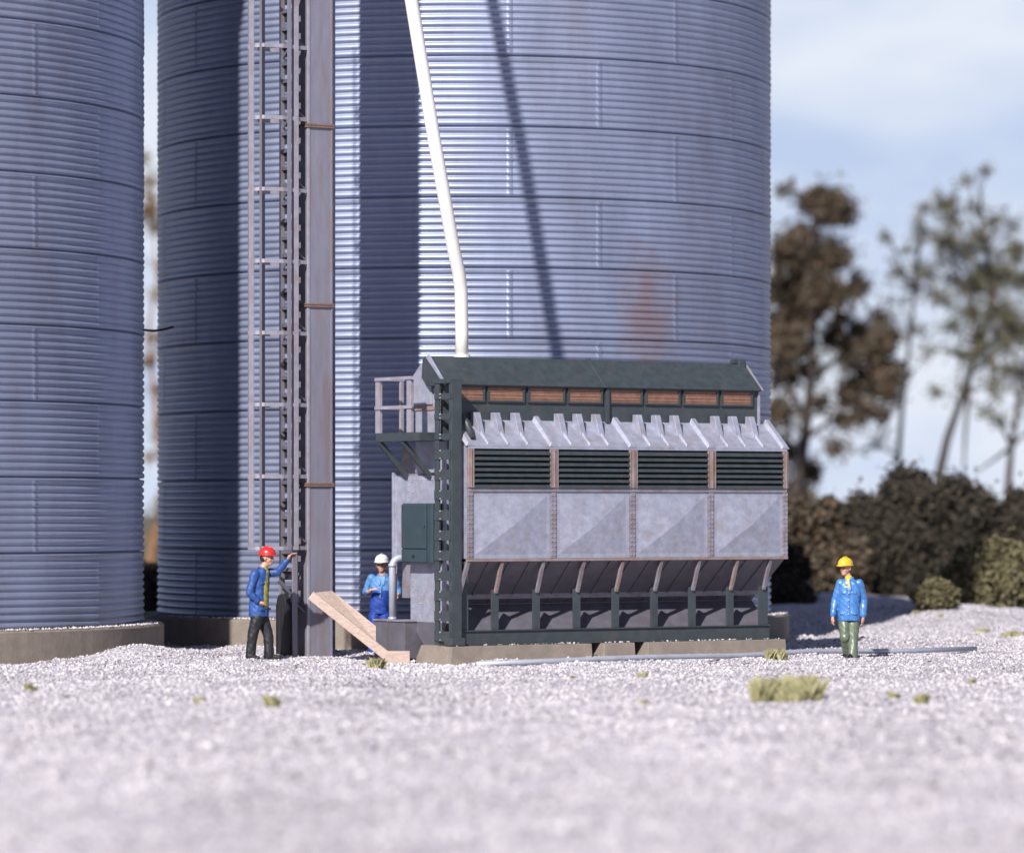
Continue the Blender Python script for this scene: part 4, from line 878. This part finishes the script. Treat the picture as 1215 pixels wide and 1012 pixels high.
def person(px, py, Y, f, J, label, mats, shirt=None, hem=None, jack_r=1.0, high_waist=None, open_front=False):
    """J: joints in px relative to (px,py) plus depth offsets in metres"""
    s = F / Y; x = (px - CX) / F * Y; z = EYE - (py - HY) / s
    root = empty('person', (x, Y, z), 0, label, 'person')
    q = lambda k: Vector(((J[k][0] - px) / s, J[k][2], (py - J[k][1]) / s))
    f = Vector((f[0], f[1], 0)).normalized(); sd = Vector((-f.y, f.x, 0))
    hc = q('head'); nk = q('neck'); hp_ = q('hip'); ch_ = q('chest')
    b = MB(); head(b, hc, f); joint(b, [hc - Vector((0, 0, .08)) - f * .02, nk], [.055, .062])
    shs = [q('sL'), q('sR')]; sdir = (shs[1] - shs[0]); sdir.z = 0; sdir.normalize(); fd = Vector((sdir.y, -sdir.x, 0))
    if fd.dot(f) < 0: fd = -fd
    tor = lambda g: [(hp_ - Vector((0, 0, .05)), .150 * g, .11 * g, sdir, fd), (hp_ + Vector((0, 0, .08)), .155 * g, .115 * g, sdir, fd), (hp_.lerp(ch_, .5), .148 * g, .11 * g, sdir, fd), (ch_, .175 * g, .125 * g, sdir, fd),
                     (ch_.lerp(nk, .6), .165 * g, .105 * g, sdir, fd), (nk - Vector((0, 0, .02)), .09 * g, .075 * g, sdir, fd)]
    torso(b, tor(.93))
    for S_ in 'LR':
        joint(b, [q('s' + S_), q('e' + S_), q('w' + S_)], [.050, .040, .029])
        hd = J['h' + S_]; hand(b, q('w' + S_), hd[0], hd[1], hd[2], hd[3])
        joint(b, [q('p' + S_), q('k' + S_), q('a' + S_)], [.085, .055, .040])
    remesh(b, 'body', mats['skin'], root, .0065, 2); face_bits(hc, f, root)
    # trousers
    t = MB(); 
    zt = high_waist if high_waist else hp_.z + .08
    secs = [(hp_ - Vector((0, 0, .06)), .155, .12, sdir, fd), (hp_ + Vector((0, 0, .05)), .165, .125, sdir, fd)]
    if high_waist: secs += [(hp_.lerp(ch_, .5), .168, .135, sdir, fd), (Vector((ch_.x, ch_.y, zt)), .172, .14, sdir, fd)]
    torso(t, secs)
    for S_ in 'LR':
        A, K, P_ = q('a' + S_), q('k' + S_), q('p' + S_)
        joint(t, [P_, P_.lerp(K, .5), K, K.lerp(A, .5)], [.105, .098, .086, .082]); joint(t, [K.lerp(A, .5), A + Vector((0, 0, -.03))], [.082, .086])
    remesh(t, 'trousers', mats['trousers'], root, .010, 3)
    for S_ in 'LR':
        A = q('a' + S_); fo = J.get('foot' + S_, f); fo = Vector((fo[0], fo[1], 0)).normalized(); bt_ = MB()
        joint(bt_, [A - fo * .05 - Vector((0, 0, .035)), A + fo * .08 - Vector((0, 0, .045)), A + fo * .17 - Vector((0, 0, .055))], [.048, .045, .036]); remesh(bt_, 'boot', M['boot'], root, .009, 2)
    # upper garment
    j = MB(); hb = hem if hem is not None else hp_.z - .10; g = 1.10 * jack_r
    sec = tor(g)[3:5]; cz = Vector((hp_.x, hp_.y, hb))
    low = [(cz, .185 * jack_r, .150 * jack_r, sdir, fd), (cz + Vector((0, 0, .10)), .185 * jack_r, .150 * jack_r, sdir, fd), (hp_.lerp(ch_, .55), .172 * jack_r, .140 * jack_r, sdir, fd)]
    if high_waist: low = [(Vector((ch_.x, ch_.y, hb)), .17, .135, sdir, fd)]
    torso(j, low + sec + [(nk - Vector((0, 0, .015)), .095, .08, sdir, fd)])
    for S_ in 'LR':
        joint(j, [q('s' + S_), q('s' + S_).lerp(q('e' + S_), .5), q('e' + S_)], [.078, .070, .064]); e_ = q('e' + S_).lerp(q('w' + S_), J.get('slv', .88)); joint(j, [q('e' + S_), e_], [.063, .054])
    # collar
    cr_ = [nk + sd * math.cos(a) * .075 + f * math.sin(a) * .07 + Vector((0, 0, .012 - .05 * max(math.sin(a), 0))) for a in [2 * math.pi * i / 16 + math.pi / 2 + .35 for i in range(0, 15)]]
    j.tube(cr_, .018, 8)
    # lapels, button placket and pocket flaps
    for k in (-1, 1):
        j.tube([nk + f * .065 + sd * .05 * k - Vector((0, 0, .02)), ch_ + fd * .128 * g + sdir * .03 * k + Vector((0, 0, .04))], [.018, .016], 8)
        if not high_waist:
            pz = hp_ + Vector((0, 0, .02)); j.bar(pz + fd * .148 + sdir * .06 * k, pz + fd * .135 + sdir * .14 * k, .035, .02)
            pz = ch_ + Vector((0, 0, -.0)); j.bar(pz + fd * .135 + sdir * .05 * k, pz + fd * .12 + sdir * .12 * k, .03, .018)
    j.tube([ch_ + fd * .135 * g + Vector((0, 0, .03)), hp_.lerp(ch_, .5) + fd * .142 * jack_r, cz + fd * .150 * jack_r], [.010, .012, .012], 6)
    jk = remesh(j, 'jacket' if not high_waist else 'shirt', mats['jacket'], root, .0095, 2)
    if not high_waist and not open_front:
        bt_ = MB()
        for k in range(4): p = (ch_ + fd * .150 * g).lerp(cz + fd * .165 * jack_r, k / 4.0); bt_.ball(p, .011, 8, 5)
        bt_.build('buttons', M['white'], jk)
    if shirt:
        sh = MB()
        if open_front:
            torso(sh, [(Vector((hp_.x, hp_.y, hp_.z + .03)) + fd * .052, .07, .115, sdir, fd), (hp_.lerp(ch_, .5) + fd * .052, .08, .110, sdir, fd), (ch_ + fd * .042, .08, .115, sdir, fd), (nk - Vector((0, 0, .06)) + fd * .035, .06, .075, sdir, fd), (nk + f * .012 + Vector((0, 0, .03)), .055, .058, sdir, fd)])
        else:
            torso(sh, [(ch_ + fd * .070 + Vector((0, 0, .05)), .012, .080, sdir, fd), (ch_.lerp(nk, .6) + fd * .048, .040, .082, sdir, fd), (nk + f * .012 + Vector((0, 0, .02)), .062, .070, sdir, fd), (nk + f * .01 + Vector((0, 0, .05)), .055, .056, sdir, fd)])
        remesh(sh, 'shirt', shirt, root, .009, 2)
    hr = MB(); hr.ball(hc - f * .035 + Vector((0, 0, .0)), (.088, .088, .075), 14, 10); hr.build('hair', M['hair'], root, True)
    hard_hat(hc + Vector((0, 0, .03)), f, mats['hat'], root)
    return root
# man with the red helmet, leaning on the ladder
person(310, 783, 64.6, (1, -.25), dict(head=(317, 662, 0), neck=(312, 674, 0), chest=(308, 692, 0), hip=(307, 724, 0),
       sL=(303, 681, -.16), sR=(316, 680, .14), eL=(297, 703, -.20), wL=(308, 714, -.17), eR=(329, 679, .10), wR=(341, 664, .06),
       hL=((1, 0, -.4), (0, -1, 0), (0, -1, .2), .6), hR=((.5, .1, .9), (0, -1, 0), (-1, 0, .3), .9),
       pL=(306, 730, -.08), kL=(300, 754, -.08), aL=(297.5, 776, -.06), pR=(310, 730, .08), kR=(318, 754, .06), aR=(319, 776, .05), footR=(1, .0), footL=(.7, -.6)),
       'man in red helmet and dark blue jacket holding the caged ladder', dict(skin=M['skin'], trousers=M['cloth_k'], jacket=M['denim'], hat=M['red']), shirt=M['olive'], jack_r=.98, open_front=True)
# man walking with the yellow helmet
person(1007, 781, 65.5, (-.8, -1), dict(head=(1003, 674, -.02), neck=(1007, 686, 0), chest=(1008, 703, 0), hip=(1007, 729, 0),
       sL=(997.5, 692, .02), sR=(1019, 692, -.02), eL=(991, 712, .03), wL=(988, 731, -.03), eR=(1025, 711, .04), wR=(1024, 732, -.02),
       hL=((-.1, -.15, -1), (.3, -1, 0), (-1, -.2, 0), .35), hR=((-.1, -.2, -1), (-.3, -1, 0), (1, -.2, 0), .35),
       pL=(1001.5, 734, 0), kL=(1002, 756, -.10), aL=(1007, 775, .12), pR=(1012.5, 734, 0), kR=(1012, 756, -.06), aR=(1011, 775, -.15)),
       'man in yellow helmet, blue jacket and green trousers walking on the gravel', dict(skin=M['skin'], trousers=M['trouser'], jacket=M['lblue'], hat=M['yellow']), shirt=M['yellow'], jack_r=1.0)
# man with the white helmet behind the pipe
person(451, 781, 66.9, (-.15, -1), dict(head=(453, 670, -.03), neck=(454, 682, 0), chest=(453, 697, 0), hip=(450, 724, 0),
       sL=(441, 686, .0), sR=(467, 686, .0), eL=(434, 702, .06), wL=(438, 702, -.16), eR=(473, 703, .05), wR=(472, 706, -.14),
       hL=((.5, -.8, .5), (1, 0, .5), (-1, 0, .3), .8), hR=((-.2, -.8, -.3), (-1, 0, .3), (1, 0, .3), .6), slv=.45,
       pL=(444.5, 730, 0), kL=(443, 755, -.02), aL=(442, 776, 0), pR=(456.5, 730, 0), kR=(458, 755, -.02), aR=(459, 776, 0)),
       'man in white helmet, light blue shirt and royal blue trousers behind the pipe', dict(skin=M['skin'], trousers=M['royal'], jacket=M['shirtb'], hat=M['white']), high_waist=1.16, hem=1.13)
